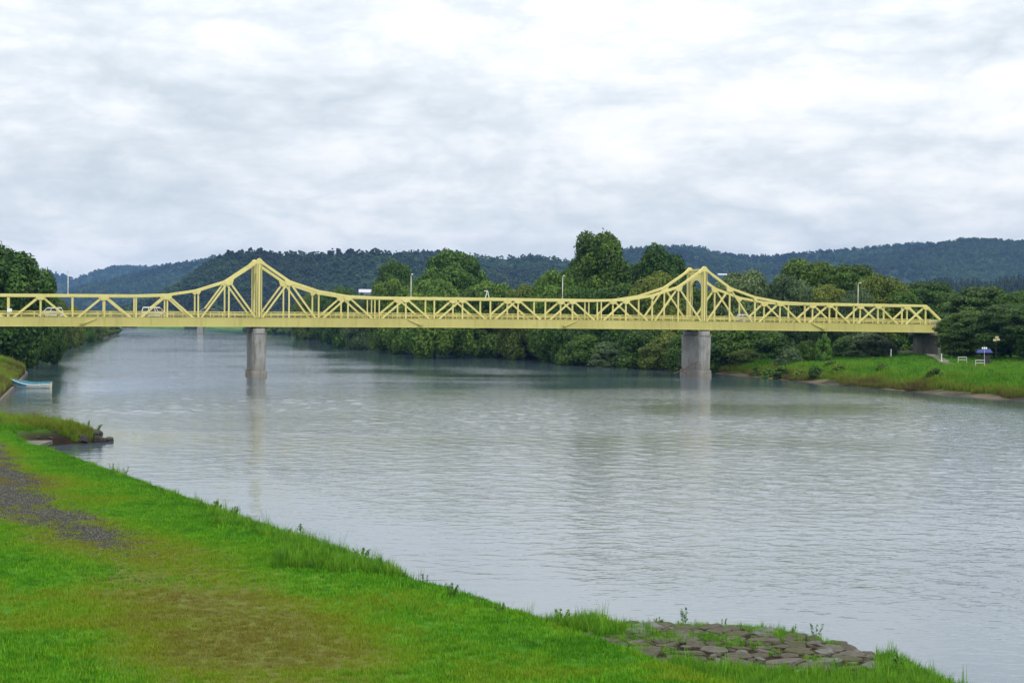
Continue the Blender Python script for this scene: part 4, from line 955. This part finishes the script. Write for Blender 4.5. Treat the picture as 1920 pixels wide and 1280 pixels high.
# vehicles -----------------------------------------------------------
def wheel(x, y, r, root):
    t = MB(); n = 20
    ring = lambda yy, rr: [(x + rr * math.cos(2 * math.pi * k / n), yy, r + rr * math.sin(2 * math.pi * k / n)) for k in range(n)]
    sgn = 1 if y > 0 else -1
    t.loft([ring(y - .10 * sgn, r * .95), ring(y - .07 * sgn, r), ring(y + .07 * sgn, r), ring(y + .10 * sgn, r * .95), ring(y + .09 * sgn, r * .62)])
    o = t.build('wheel', DARK, root)
    m = MB(); m.loft([ring(y + .07 * sgn, r * .62), ring(y + .105 * sgn, r * .60), ring(y + .11 * sgn, r * .2)]); m.build('rim', RIM, o)
def vehicle(name, s, t, face, L, Wd, H, belt, body_prof, roof_prof, paint, label, win, wheels):
    """body_prof: side outline below the belt line; roof_prof: x of windscreen foot, roof front, roof rear, tail foot"""
    w = on_bridge(s, t); o = empty(name, (w[0], w[1], zb(s) + 1.63), BANG + (0 if face > 0 else math.pi))
    b = MB(); hw = Wd / 2
    out = body_prof
    b.loft([[(x, -hw * .97, z) for x, z in out], [(x, -hw, z * .985 + .01) for x, z in out], [(x, hw, z * .985 + .01) for x, z in out], [(x, hw * .97, z) for x, z in out]])
    body = b.build('body', paint, o, bevel=.035)
    x0, x1, x2, x3 = roof_prof; ti = hw * .80; lo = hw * .955
    c = MB(); c.loft([[(x3, -lo, belt), (x0, -lo, belt), (x0, lo, belt), (x3, lo, belt)], [(x2, -ti, H - .07), (x1, -ti, H - .07), (x1, ti, H - .07), (x2, ti, H - .07)], [(x2 + .12, -ti * .9, H), (x1 - .12, -ti * .9, H), (x1 - .12, ti * .9, H), (x2 + .12, ti * .9, H)]])
    c.build('cabin', paint, o, bevel=.03)
    def side_x(u, v): return (x3 + (x0 - x3) * u) * (1 - v) + (x2 + (x1 - x2) * u) * v
    zz = lambda v: belt + (H - .07 - belt) * v
    for sg in (-1, 1):
        for u0, u1 in win:
            q = []
            for u, v in ((u0, .10), (u1, .10), (u1, .88), (u0, .88)):
                y = sg * (lo + (ti - lo) * v); q.append((side_x(u, v), y, zz(v)))
            g = MB(); g.loft([[(x, y - sg * .01, z) for x, y, z in q], [(x, y + sg * .012, z) for x, y, z in q]]); g.build('side_window', GLASS, o)
        lamp = MB().box((L / 2 - .06, sg * hw * .72 - .16, belt * .66), (L / 2 + .015, sg * hw * .72 + .16, belt * .66 + .16)); lamp.build('headlight', LENS, o)
        MB().box((-L / 2 - .012, sg * hw * .80 - .09, belt * .72), (-L / 2 + .05, sg * hw * .80 + .09, belt * .72 + .3)).build('tail_light', REDL, o)
    for (xa, xb, nm) in ((x0, x1, 'windscreen'), (x3, x2, 'rear_window')):
        q = [(xa + (xb - xa) * v, y * (lo + (ti - lo) * v) * .9, zz(v)) for y, v in ((-1, .1), (1, .1), (1, .9), (-1, .9))]
        d = .014 if nm == 'windscreen' else -.014
        MB().loft([[(x - d, y, z) for x, y, z in q], [(x + d, y, z + .012) for x, y, z in q]]).build(nm, GLASS, o)
    for wx in wheels:
        for sg in (-1, 1): wheel(wx, sg * (hw - .10), .31, o)
    MB().box((-L / 2 - .03, -hw * .9, .28), (-L / 2 + .06, hw * .9, .50)).build('bumper', paint, o, bevel=.02)
    MB().box((L / 2 - .06, -hw * .9, .26), (L / 2 + .03, hw * .9, .48)).build('bumper', paint, o, bevel=.02)
    tag(o, label, 'van' if 'van' in name else 'car', 'vehicles crossing the bridge'); return o
s = s_of_px(289, 2.4)
vehicle('delivery_van', s, 2.4, 1, 4.7, 1.72, 1.98, 1.05, [(-2.35, .25), (2.3, .25), (2.35, .6), (2.22, .95), (1.75, 1.06), (-2.33, 1.06)], (1.80, 1.05, -2.10, -2.33), CARW, 'white delivery van with dark windows driving over the bridge', ((.03, .30), (.34, .60), (.64, .72), (.75, .97)), (-1.35, 1.3))
s = s_of_px(95, 2.4)
vehicle('minivan', s, 2.4, -1, 4.5, 1.7, 1.82, 1.0, [(-2.25, .25), (2.2, .25), (2.25, .6), (2.1, .88), (1.35, 1.01), (-2.23, 1.01)], (1.45, .65, -1.95, -2.2), CARW, 'white minivan passing before the big dark trees on the bridge', ((.03, .30), (.34, .64), (.68, .95)), (-1.35, 1.35))
s = s_of_px(386, 5.4)
vehicle('dark_minivan', s, 5.4, -1, 4.3, 1.7, 1.80, 1.0, [(-2.15, .25), (2.1, .25), (2.15, .6), (2.0, .88), (1.30, 1.01), (-2.13, 1.01)], (1.40, .55, -1.55, -2.05), CARD, 'black minivan near the first portal tower', ((.05, .32), (.36, .66), (.70, .94)), (-1.3, 1.3))
s = s_of_px(1396, 2.4)
vehicle('hatchback_car', s, 2.4, 1, 4.0, 1.68, 1.62, .95, [(-2.0, .25), (1.95, .25), (2.0, .55), (1.85, .80), (1.0, .96), (-1.98, .96)], (1.25, .35, -1.35, -1.95), CARS, 'silver hatchback car beyond the second portal tower', ((.06, .34), (.38, .68), (.72, .92)), (-1.25, 1.25))

# ------------------------------------------------------------------ the moored boat
bo = empty('rowing_boat', (-73.9, 246.0, -.04), math.radians(5))
def hull(off, zlift=0.0):
    rings = []
    for k in range(13):
        u = k / 12; x = -3.0 + 6.0 * u                       # bow at -x, raised
        wd = .95 * (1 - (1 - min(1, u / .45)) ** 2.2) + .04; wd *= 1 - .10 * max(0, (u - .75) / .25)
        keel = .48 * (1 - min(1, u / .30)) ** 1.6; gun = .74 + .72 * (1 - min(1, u / .55)) ** 1.5 + .14 * max(0, (u - .7) / .3)
        wd -= off; kb = keel + zlift
        rings.append([(x, -wd, gun), (x, -wd * .93, kb + (gun - kb) * .45), (x, -wd * .68, kb + .02), (x, 0, kb - .03), (x, wd * .68, kb + .02), (x, wd * .93, kb + (gun - kb) * .45), (x, wd, gun)])
    return rings
h = MB(); r1 = hull(0); r2 = hull(.06, .07)
h.loft(r1, close=False, cap=False)
h.add(r1[-1], [tuple(range(7))]); hb = h.build('hull', BOATW, bo, True)
h = MB(); h.loft([r[::-1] for r in r2], close=False, cap=False); h.build('inner_hull', BOATB, bo, True)
for sg in (0, 6):
    MB().tube([Vector(r[sg]) * 1.0 for r in r1], .055, 6).build('gunwale', BOATB if sg else BOATW, bo)
h = MB(); h.loft([[Vector(p) + Vector((0, -.015 if p[1] < 0 else .015, .0)) for p in (r[0], r[1])] for r in r1[:6]], close=False, cap=False); h.build('bow_band', BOATB, bo)
MB().box((-1.2, -.66, .48), (-.9, .66, .53)).build('thwart', BOATY, bo); MB().box((.9, -.70, .46), (1.2, .70, .51)).build('thwart', BOATY, bo)
MB().box((2.96, -.62, .25), (3.04, .62, .80)).build('transom', BOATY, bo)
MB().loft([[(1.4, -.82, .35), (3.0, -.74, .35), (3.0, -.75, .62), (1.4, -.83, .58)], [(1.4, -.80, .35), (3.0, -.72, .35), (3.0, -.73, .62), (1.4, -.81, .58)]]).build('side_plank', BOATY, bo)
MB().beam((2.2, -.5, .75), (3.5, .1, .92), .05, .05).build('oar', DRIFT, bo)
bo.rotation_euler = (math.radians(9), 0, math.radians(5))
tag(bo, 'small open blue and white boat with raised bow moored at the grassy bank', 'boat')
# concrete edging under the grass slope by the boat, cast in lengths
EDGE = mat('edging_concrete', (.10, .085, .06), .95, noise=(1.5, .35, 8))
ed = empty('concrete_edging', (-64.8, 202, 0)); 
pts = [Vector((x, y, 0)) for x, y in [(-60.5, 178), (-64.6, 202), (-77.5, 250), (-93.8, 310), (-99.5, 326)]]
for a, b in zip(pts[:-1], pts[1:]):
    m = max(1, int((b - a).length / 8))
    for k in range(m):
        p, q = a.lerp(b, k / m + .002), a.lerp(b, (k + 1) / m - .002)
        o = MB().beam(p - pts[1] + Vector((-.25, 0, .0)), q - pts[1] + Vector((-.25, 0, .0)), .9, .55).build('concrete_block', EDGE, ed, bevel=.03)
tag(ed, 'low weathered concrete edging along the water under the grass slope by the boat', 'edging')

# ------------------------------------------------------------------ foreground slabs, stones, rocks
def gz(X, Y): return float(left_z(X, Y)[0])
def slab_thing(px0, px1, y0, y1, lab, lift=.06):
    Z0 = 2.15; D = (CAM_Z - Z0) * 3000 / ((y0 + y1) / 2 - hor(px0)); X = ((px0 + px1) / 2 - 960) / 3000 * D
    Z0 = gz(X, D) + lift; D = (CAM_Z - Z0) * 3000 / ((y0 + y1) / 2 - hor(px0)); X = ((px0 + px1) / 2 - 960) / 3000 * D
    hw = (px1 - px0) / 6000 * D; hd = (1 / (y0 - hor(px0)) - 1 / (y1 - hor(px0))) * 3000 * (CAM_Z - Z0) / 2
    m = MB(); m.prism([(-hw * .75, -hd), (hw, -hd * .9), (hw * .62, hd), (-hw, hd * .85)], -.25, .03)
    o = m.build('concrete_slab', SLAB, bevel=.03); o.location = (X, D, Z0); tag(o, lab, 'slab'); return X, D, hw, hd
SL = [slab_thing(28, 87, 825, 838, 'flat grey concrete slab in the lawn near the muddy inlet'), slab_thing(572, 627, 1044, 1060, 'half buried concrete slab at the lip of the bank beside weeds')]
def rock_mesh(name, seed, mat_, flat=.5):
    r = np.random.default_rng(seed); n = 10
    ang = np.sort(r.uniform(0, 2 * math.pi, n) * .25 + np.arange(n) * 2 * math.pi / n * .75 + r.uniform(0, .3)); rad = r.uniform(.78, 1.12, n)
    out = [(rad[k] * math.cos(2 * math.pi * k / n + r.uniform(-.15, .15)), rad[k] * math.sin(2 * math.pi * k / n + r.uniform(-.15, .15))) for k in range(n)]
    m = MB(); tilt = r.uniform(-.14, .14, 2)
    m.loft([[(x * .98, y * .98, -.5 * flat) for x, y in out], [(x, y, .25 * flat) for x, y in out], [(x * .90, y * .90, .48 * flat + x * tilt[0] + y * tilt[1]) for x, y in out], [(x * .62, y * .62, .56 * flat + x * tilt[0] * .8 + y * tilt[1] * .8) for x, y in out]])
    return m.mesh(name, mat_)
st_me = [rock_mesh('stone', 400 + k, STONES[[0, 1, 0, 2, 3, 1, 0, 3][k % 8]], .42) for k in range(16)]
ap = empty('stone_apron', (6.8, 49.5, gz(6.8, 49.5))); tag(ap, 'rounded apron of flat weathered stones with grass in the joints at the river edge', 'riprap')
placed = []; r_ = random.Random(5); tries = 0
while len(placed) < 290 and tries < 60000:
    tries += 1
    x, y = r_.uniform(1.6, 12.2), r_.uniform(43.0, 54.6)
    if x > np.interp(y, COAST_L[:, 1], COAST_L[:, 0]) + .15: continue
    if y < 44.3 + .10 * abs(x - 7) + .9 * math.sin(x * 1.3) * .5: continue
    if x < 2.4 + .4 * math.sin(y * 2) or x / y > .2290 + .004 * math.sin(y * 3): continue
    rad = r_.uniform(.26, .60) if len(placed) < 110 else r_.uniform(.11, .26)
    if all((x - a) ** 2 + ((y - b) * 1.05) ** 2 > ((rad + c) * .93) ** 2 for a, b, c in placed): placed.append((x, y, rad))
for k, (x, y, rad) in enumerate(placed):
    o = link('stone', st_me[r_.randrange(16)], ap); o.location = (x - 6.8, y - 49.5, gz(x, y) - gz(6.8, 49.5) + .035); o.rotation_euler = (r_.uniform(-.08, .08), r_.uniform(-.08, .08) + .05, r_.uniform(0, 6.28))
    o.scale = (rad * 1.06, rad * .95, rad * .40 + .08)
bl_me = [rock_mesh('boulder', 430 + k, ROCK, 1.1) for k in range(4)]
for k, (x, y, s_, z) in enumerate([(-35.7, 138.8, .55, .22), (-36.5, 140.4, .70, .6), (-37.0, 138.0, .60, .3), (-35.2, 139.8, .45, .12), (-36.2, 139.5, .55, .7)]):
    o = link('boulder', bl_me[k % 4]); o.location = (x, y, z); o.scale = (s_, s_ * .85, s_ * .8); o.rotation_euler = (.2 * (k % 3), .15, k * 1.3); tag(o, 'dark wet boulder at the tip of the grassy spit', 'boulder', 'boulders at the tip of the spit')
for k in range(6):
    y = 133.5 + 4.2 * random.random(); x = float(np.interp(y, COAST_L[:, 1], COAST_L[:, 0])) - random.uniform(-.2, 2.4)
    o = link('shore_rock', bl_me[k % 4]); q = random.uniform(.15, .38); o.scale = (q, q * .9, q * .7); o.location = (x, y, gz(x, y)); o.rotation_euler = (.1, .2, k); tag(o, 'small dark rock on the mud of the inlet', 'rock', 'rocks on the inlet mud')
def branch(name, loc, segs, label):
    o = empty(name, loc)
    for k, (pts, r0) in enumerate(segs):
        MB().tube(pts, [r0 * (1 - .8 * i / (len(pts) - 1)) for i in range(len(pts))], 6).build('stem' if k == 0 else 'twig', DRIFT, o, True)
    tag(o, label, 'driftwood'); return o
w = on_bridge(16 * PAN - 2.3, 2.0)
branch('driftwood_branch', (w[0], w[1], 0), [([(-3.2, -1, .5), (-1.4, -.4, 1.2), (.2, -.9, 2.2), (1.5, -1.6, 3.0), (2.4, -2.2, 3.9)], .17), ([(-1.2, -.5, 1.2), (-1.8, -.6, 2.2), (-2.2, -.8, 2.9)], .09), ([(.4, -.9, 2.3), (.2, -1.4, 3.2)], .08), ([(-1.4, -.5, 1.1), (-.4, -1.4, .1)], .12), ([(1.5, -1.6, 3.0), (2.3, -1.8, 3.0)], .06)], 'bare dead branch caught against the second pier')
w = on_bridge(-1.75, 0)
branch('driftwood_branch', (w[0], w[1], 1.15), [([(.3, -.1, .1), (-.2, -.2, .2), (-.7, -.3, .35), (-1.2, -.3, .85)], .11), ([(-.5, -.3, .3), (-.7, -.4, .1)], .06)], 'short dead stick lodged on the footing of the first pier')
# log jam pieces by the upstream bushes
w = ((103 - 960) / 3000 * 600, 600)
branch('driftwood_branch', (w[0], w[1], -.1), [([(-3, 0, .4), (0, .5, .9), (3, 0, 1.5), (5, 0, 1.9)], .35), ([(0, .5, .9), (1, .3, 2.0)], .2), ([(-1, 0, .6), (1.5, -1, .4)], .3)], 'pale driftwood tangle at the upstream water edge')

# weeds one can pick out along the lip -------------------------------------------
LW = foliage('weed_leaves', (.03, .10, .01), (.07, .19, .02), (.12, .26, .04))
STEM = mat('weed_stem', (.07, .11, .03), .8)
def weed(px, py_base, hpx, kind, label, group=None, lean=0.0, zoff=0.0, Dfix=None):
    # stand it on the lip: march outward along the view direction until the ground falls away
    best = None
    for D in (np.linspace(38, 150, 900) if Dfix is None else [Dfix]):
        X = (px - 960) / 3000 * D; z = gz(X, D); y = hor(px) + (CAM_Z - z) / D * 3000
        if z > .15 and (best is None or abs(y - py_base) < abs(best[3] - py_base)): best = (X, D, z, y)
    X, D, z, y = best; H = hpx / 3000 * D * 1.05; r = np.random.default_rng(int(px * 7 + py_base))
    o = empty('weed_plant', (X, D, z - .03), r.uniform(0, 6.28)); st = MB(); P_, N_ = [], []
    ns = {'bush': 9, 'spire': 3, 'fern': 1, 'twig': 4, 'reed': 7}[kind]
    for k in range(ns):
        a = r.uniform(0, 6.28); sp = {'bush': .55, 'spire': .22, 'fern': 0.05, 'twig': .35, 'reed': .5}[kind]; hh = H * r.uniform(.65, 1.0) if ns > 1 else H
        tip = Vector((math.cos(a) * sp * hh + lean * hh, math.sin(a) * sp * hh, hh)); base = Vector((math.cos(a) * .05, math.sin(a) * .05, 0)); md = base.lerp(tip, .5) + Vector((0, 0, .08 * hh))
        st.tube([base, md, tip], [.012, .009, .004], 5, cap=False)
        nl = {'bush': 26, 'spire': 34, 'fern': 0, 'twig': 24, 'reed': 8}[kind]
        for q in range(nl):
            f = r.uniform(.15, 1.0); c = (base.lerp(md, f * 2) if f < .5 else md.lerp(tip, f * 2 - 1)); aa = r.uniform(0, 6.28); ds = H * .10 * (1.15 - .7 * f)
            P_.append((c.x + math.cos(aa) * ds, c.y + math.sin(aa) * ds, c.z + .02)); N_.append((math.cos(aa) * .5, math.sin(aa) * .5, .8))
        if kind == 'fern':
            for q in range(9):
                f = .12 + .86 * q / 8; c = md.lerp(tip, f * 2 - 1) if f > .5 else base.lerp(md, f * 2)
                for aa in (0, 2.1, 4.2):
                    for e in range(7):
                        l = H * .42 * (1.08 - f) * (e + 1) / 7; P_.append((c.x + math.cos(aa + q) * l, c.y + math.sin(aa + q) * l, c.z + l * .55)); N_.append((math.cos(aa + q) * .3, math.sin(aa + q) * .3, .8))
    V, F, T = leaf_cards(np.array(P_), np.array(N_, float), H * {'bush': .085, 'spire': .06, 'fern': .05, 'twig': .055, 'reed': .05}[kind], int(px), .5)
    st.build('stem', STEM, o); link('leaves', mesh_np('leaves', V, F, LW, False, {'tint': ('FACE', T)}), o)
    tag(o, label, 'weed', group)
weed(566, 1012, 34, 'fern', 'fern-like weed with tiered leaves on the lip of the bank')
weed(545, 1008, 26, 'spire', 'cluster of upright weed stems next to the fern-like weed')
weed(410, 958, 24, 'bush', 'dark leafy weed clump on the lip above the long reflection of the pier')
weed(640, 1050, 20, 'bush', 'dark low weed clump beside the half buried slab')
weed(235, 888, 24, 'twig', 'pale feathery bush overhanging the water near the inlet')
weed(212, 878, 20, 'twig', 'small feathery weed beside the pale bush near the inlet')
weed(1290, 1172, 40, 'spire', 'tall leafy stem growing at the top of the stone apron')
weed(1362, 1172, 22, 'spire', 'short leafy stem at the crest of the stone apron')
weed(1240, 1176, 18, 'bush', 'grassy weed tuft on the edge of the stone apron')
weed(1535, 1200, 38, 'twig', 'leaning weed with small leaves at the water side of the apron', lean=.5)
weed(1490, 1192, 22, 'twig', 'thin yellowish weed behind the apron stones', lean=-.3)
weed(1690, 1262, 34, 'bush', 'leafy weed at the far corner of the apron grass')
weed(1060, 1168, 30, 'bush', 'broad grassy weed clump where lawn meets apron')
weed(1130, 1176, 26, 'bush', 'rounded weed clump at the start of the stone apron')
weed(180, 812, 20, 'bush', 'leafy weed above the boulders of the spit')
weed(164, 806, 22, 'spire', 'thin dry stem standing on the spit')
weed(130, 800, 14, 'bush', 'low weed in the middle of the spit')
for k, (px, py, hp) in enumerate([(680, 1058, 30), (700, 1066, 24), (728, 1075, 30), (655, 1050, 18), (760, 1086, 20), (800, 1100, 26), (850, 1118, 24), (900, 1135, 22), (470, 980, 18), (440, 968, 22), (380, 948, 16), (300, 915, 12), (940, 1150, 20)]):
    weed(px, py, hp, 'spire' if k % 3 else 'bush', 'thin flowering weed stalk rising from the long grass of the lip', 'weed stalks along the lip')

# ------------------------------------------------------------------ park things on the far shore
def far_pos(px, D): X = (px - 960) / 3000 * D; return X, D, float(right_z(X, D)[0])
for px, D, lab in ((1805, 300, 'white tubular barrier with two rails on the park lawn by the cherry trunk'), (1838, 284, 'white tubular barrier with shrub leaves before it below the blue awning')):
    X, Y_, z = far_pos(px, D); o = empty('pipe_barrier', (X, Y_, z + .25), -.1)
    for e in (-.78, .78): MB().tube([(e, 0, -.3), (e, 0, .95)], .06, 8).build('post', PIPE, o)
    for hz in (.95, .48): MB().tube([(-.80, 0, hz), (.80, 0, hz)], .06, 8).build('rail', PIPE, o)
    tag(o, lab, 'barrier', 'white pipe barriers')
for px, D, hh, tilt, lab in ((1671, 318, 2.6, .0, 'thin grey post standing in the meadow near the rounded bush'), (1767, 290, 2.6, -.06, 'white topped leaning stake in the meadow before the abutment')):
    X, Y_, z = far_pos(px, D); o = empty('marker_stake', (X, Y_, z)); o.rotation_euler = (0, tilt, 0)
    MB().tube([(0, 0, -.2), (0, 0, hh * .45)], .06, 7).build('shaft', DRIFT, o); MB().tube([(0, 0, hh * .451), (0, 0, hh)], .075, 7).build('painted_top', WHITE, o)
    tag(o, lab, 'stake')
X, Y_, z = far_pos(1846, 296); o = empty('awning_stall', (X, Y_, z), -.1); o.scale = (.82, .82, .92)
rf = MB(); rf.loft([[(-1.7, -1.2, 2.3), (1.6, -1.2, 2.35), (1.6, 1.2, 2.35), (-1.7, 1.2, 2.3)], [(-1.35, -.5, 2.95), (1.2, -.5, 3.1), (1.2, .6, 3.1), (-1.35, .6, 2.95)]]); rf.build('canopy', BLUE, o)
for a, b in ((-1.4, -1), (1.3, -1), (1.3, 1), (-1.4, 1)): MB().tube([(a, b, -.2), (a, b, 2.34)], .05, 6).build('pole', DARK, o)
MB().box((-.3, -.8, 0), (1.1, .8, 1.9)).build('cabinet', mat('dark_cabinet', (.02, .022, .03), .6), o, bevel=.03)
tag(o, 'bright blue tarpaulin awning on poles over a dark cabinet in the park', 'awning')
X, Y_, z = far_pos(1846, 289); o = empty('park_lamp', (X, Y_, z))
MB().tube([(0, 0, -.2), (0, 0, 3.0)], .05, 7).build('pole', GALV, o); MB().beam((-.36, 0, 2.95), (.36, 0, 2.95), .05, .05).build('arm', GALV, o)
GLOBE = mat('opal_globe', (.85, .86, .88), .3)
for e in (-.34, 0, .34):
    V, F = ball((e, 0, 3.15), (.15, .15, .19), 12, 8); link('globe', mesh_np('globe', V, F, GLOBE, True), o)
tag(o, 'park lamp with three white globes in front of the blue awning', 'lamp')
X, Y_, z = far_pos(1868, 298); o = empty('shop_sign', (X, Y_, z)); MB().tube([(0, 0, -.2), (0, 0, 4.4)], .06, 7).build('pole', DARK, o)
for k, (dx, dz) in enumerate(((-.3, 4.0), (.1, 4.5), (.35, 4.1))): MB().prism([(dx - .3, -.06), (dx + .3, -.06), (dx + .2, .06), (dx - .2, .06)], dz, dz + .35).build('panel', BOATY, o)
tag(o, 'small cream coloured panels on a pole beside the blue awning', 'sign')
X, Y_, z = far_pos(1712, 352); o = empty('low_wall', (X, Y_, z), .15)
for k in range(5): MB().box((-3.4 + k * 1.36, -.2, -.3), (-3.4 + k * 1.36 + 1.34, .2, .7)).build('wall_block', CONC2, o, bevel=.03)
tag(o, 'low grey concrete wall beside the abutment under the bridge', 'wall')
for px, D in ((1700, 354), (1716, 353), (1728, 351)):
    X, Y_, z = far_pos(px, D); tree('shrub', 'shrub_b', X, Y_ + 1.2, 2.1, 2.6, 'clipped dark shrub behind the low concrete wall', 'clipped shrubs by the wall', 'shrub')
# paved strip
X, Y_, z = far_pos(1745, 292)
pv = MB()
prev = None
for k in range(9):
    D = 292 + k * 7; xx = (1785 - 6 * k - 960) / 3000 * D; zz = float(right_z(xx, D)[0]) + .25
    pv.v += [(xx - 1.0, D, zz), (xx + 1.0, D, zz)]
    if prev is not None: pv.f.append((prev, prev + 1, prev + 3, prev + 2)); pv.mi.append(0)
    prev = len(pv.v) - 2
tag(pv.build('path', mat('path_concrete', (.12, .115, .095), .9, noise=(1, .2))), kind='structure')

# ------------------------------------------------------------------ distant buildings and the far bridge
def building(name, spot, w, depth, wallh, roofh, label):
    o = empty(name, (spot[0], spot[1], spot[2] - 1.5), .12); w /= 2; e = wallh + 1.5
    MB().box((-w, -depth / 2, 0), (w, depth / 2, e)).build('wall', CONC2, o)
    MB().add([(-w - .5, -depth / 2 - .5, e), (w + .5, -depth / 2 - .5, e), (w + .5, depth / 2 + .5, e), (-w - .5, depth / 2 + .5, e), (-w - .5, 0, e + roofh), (w + .5, 0, e + roofh)],
             [(0, 1, 5, 4), (2, 3, 4, 5), (1, 2, 5), (3, 0, 4), (3, 2, 1, 0)]).build('roof', mat('sheet_metal_roof', (.42, .44, .47), .5, metallic=.2), o)
    for k in range(5):
        xw = -w + w * 2 * (k + .5) / 5; MB().box((xw - w * .1, -depth / 2 - .04, e - wallh * .7), (xw + w * .1, -depth / 2 + .02, e - wallh * .25)).build('window', GLASS, o)
    tag(o, label, 'building')
building('hall_building', SPOT_A, 27, 14, 2.6, 5.0, 'long hall with pale sheet metal roof among the trees by the first tower')
building('farm_building', SPOT_B, 26, 14, 3, 3.5, 'tiny pale roofed building on the slope of the blue ridge')
fb = empty('distant_bridge', ((376 - 960) / 3000 * 1244, 1244, 0), .05); tag(fb, 'distant girder bridge whose grey pier shows under the yellow girder', 'bridge')
for k in (-1, 0, 1):
    x = k * 92; f = MB(); f.prism([(x - 2.2, -4), (x + 2.2, -4), (x + 2.2, 4), (x - 2.2, 4)], -1.5, 8.4); f.build('pier', CONC2, fb, bevel=.2)
MB().box((-260, -4.5, 8.4), (200, 4.5, 10.4)).build('girder', CONC2, fb)
MB().box((-260, -4.6, 10.45), (200, -4.4, 11.3)).build('parapet', GALV, fb)

# ------------------------------------------------------------------ the air
hz = MB().box((-7500, -120, -3.2), (7500, 8900, 318)).build('haze', bpy.data.materials.new('haze_air'))
hm = hz.data.materials[0]; hm.use_nodes = True; nt = hm.node_tree; nt.nodes.remove(nt.nodes['Principled BSDF'])
pv_ = nt.nodes.new('ShaderNodeVolumePrincipled'); pv_.inputs['Color'].default_value = (.24, .48, 1.0, 1); pv_.inputs['Density'].default_value = .000045; pv_.inputs['Anisotropy'].default_value = .0
nt.links.new(pv_.outputs[0], nt.nodes['Material Output'].inputs['Volume'])
tag(hz, 'thin bluish summer haze filling the valley', 'haze', kind='stuff')
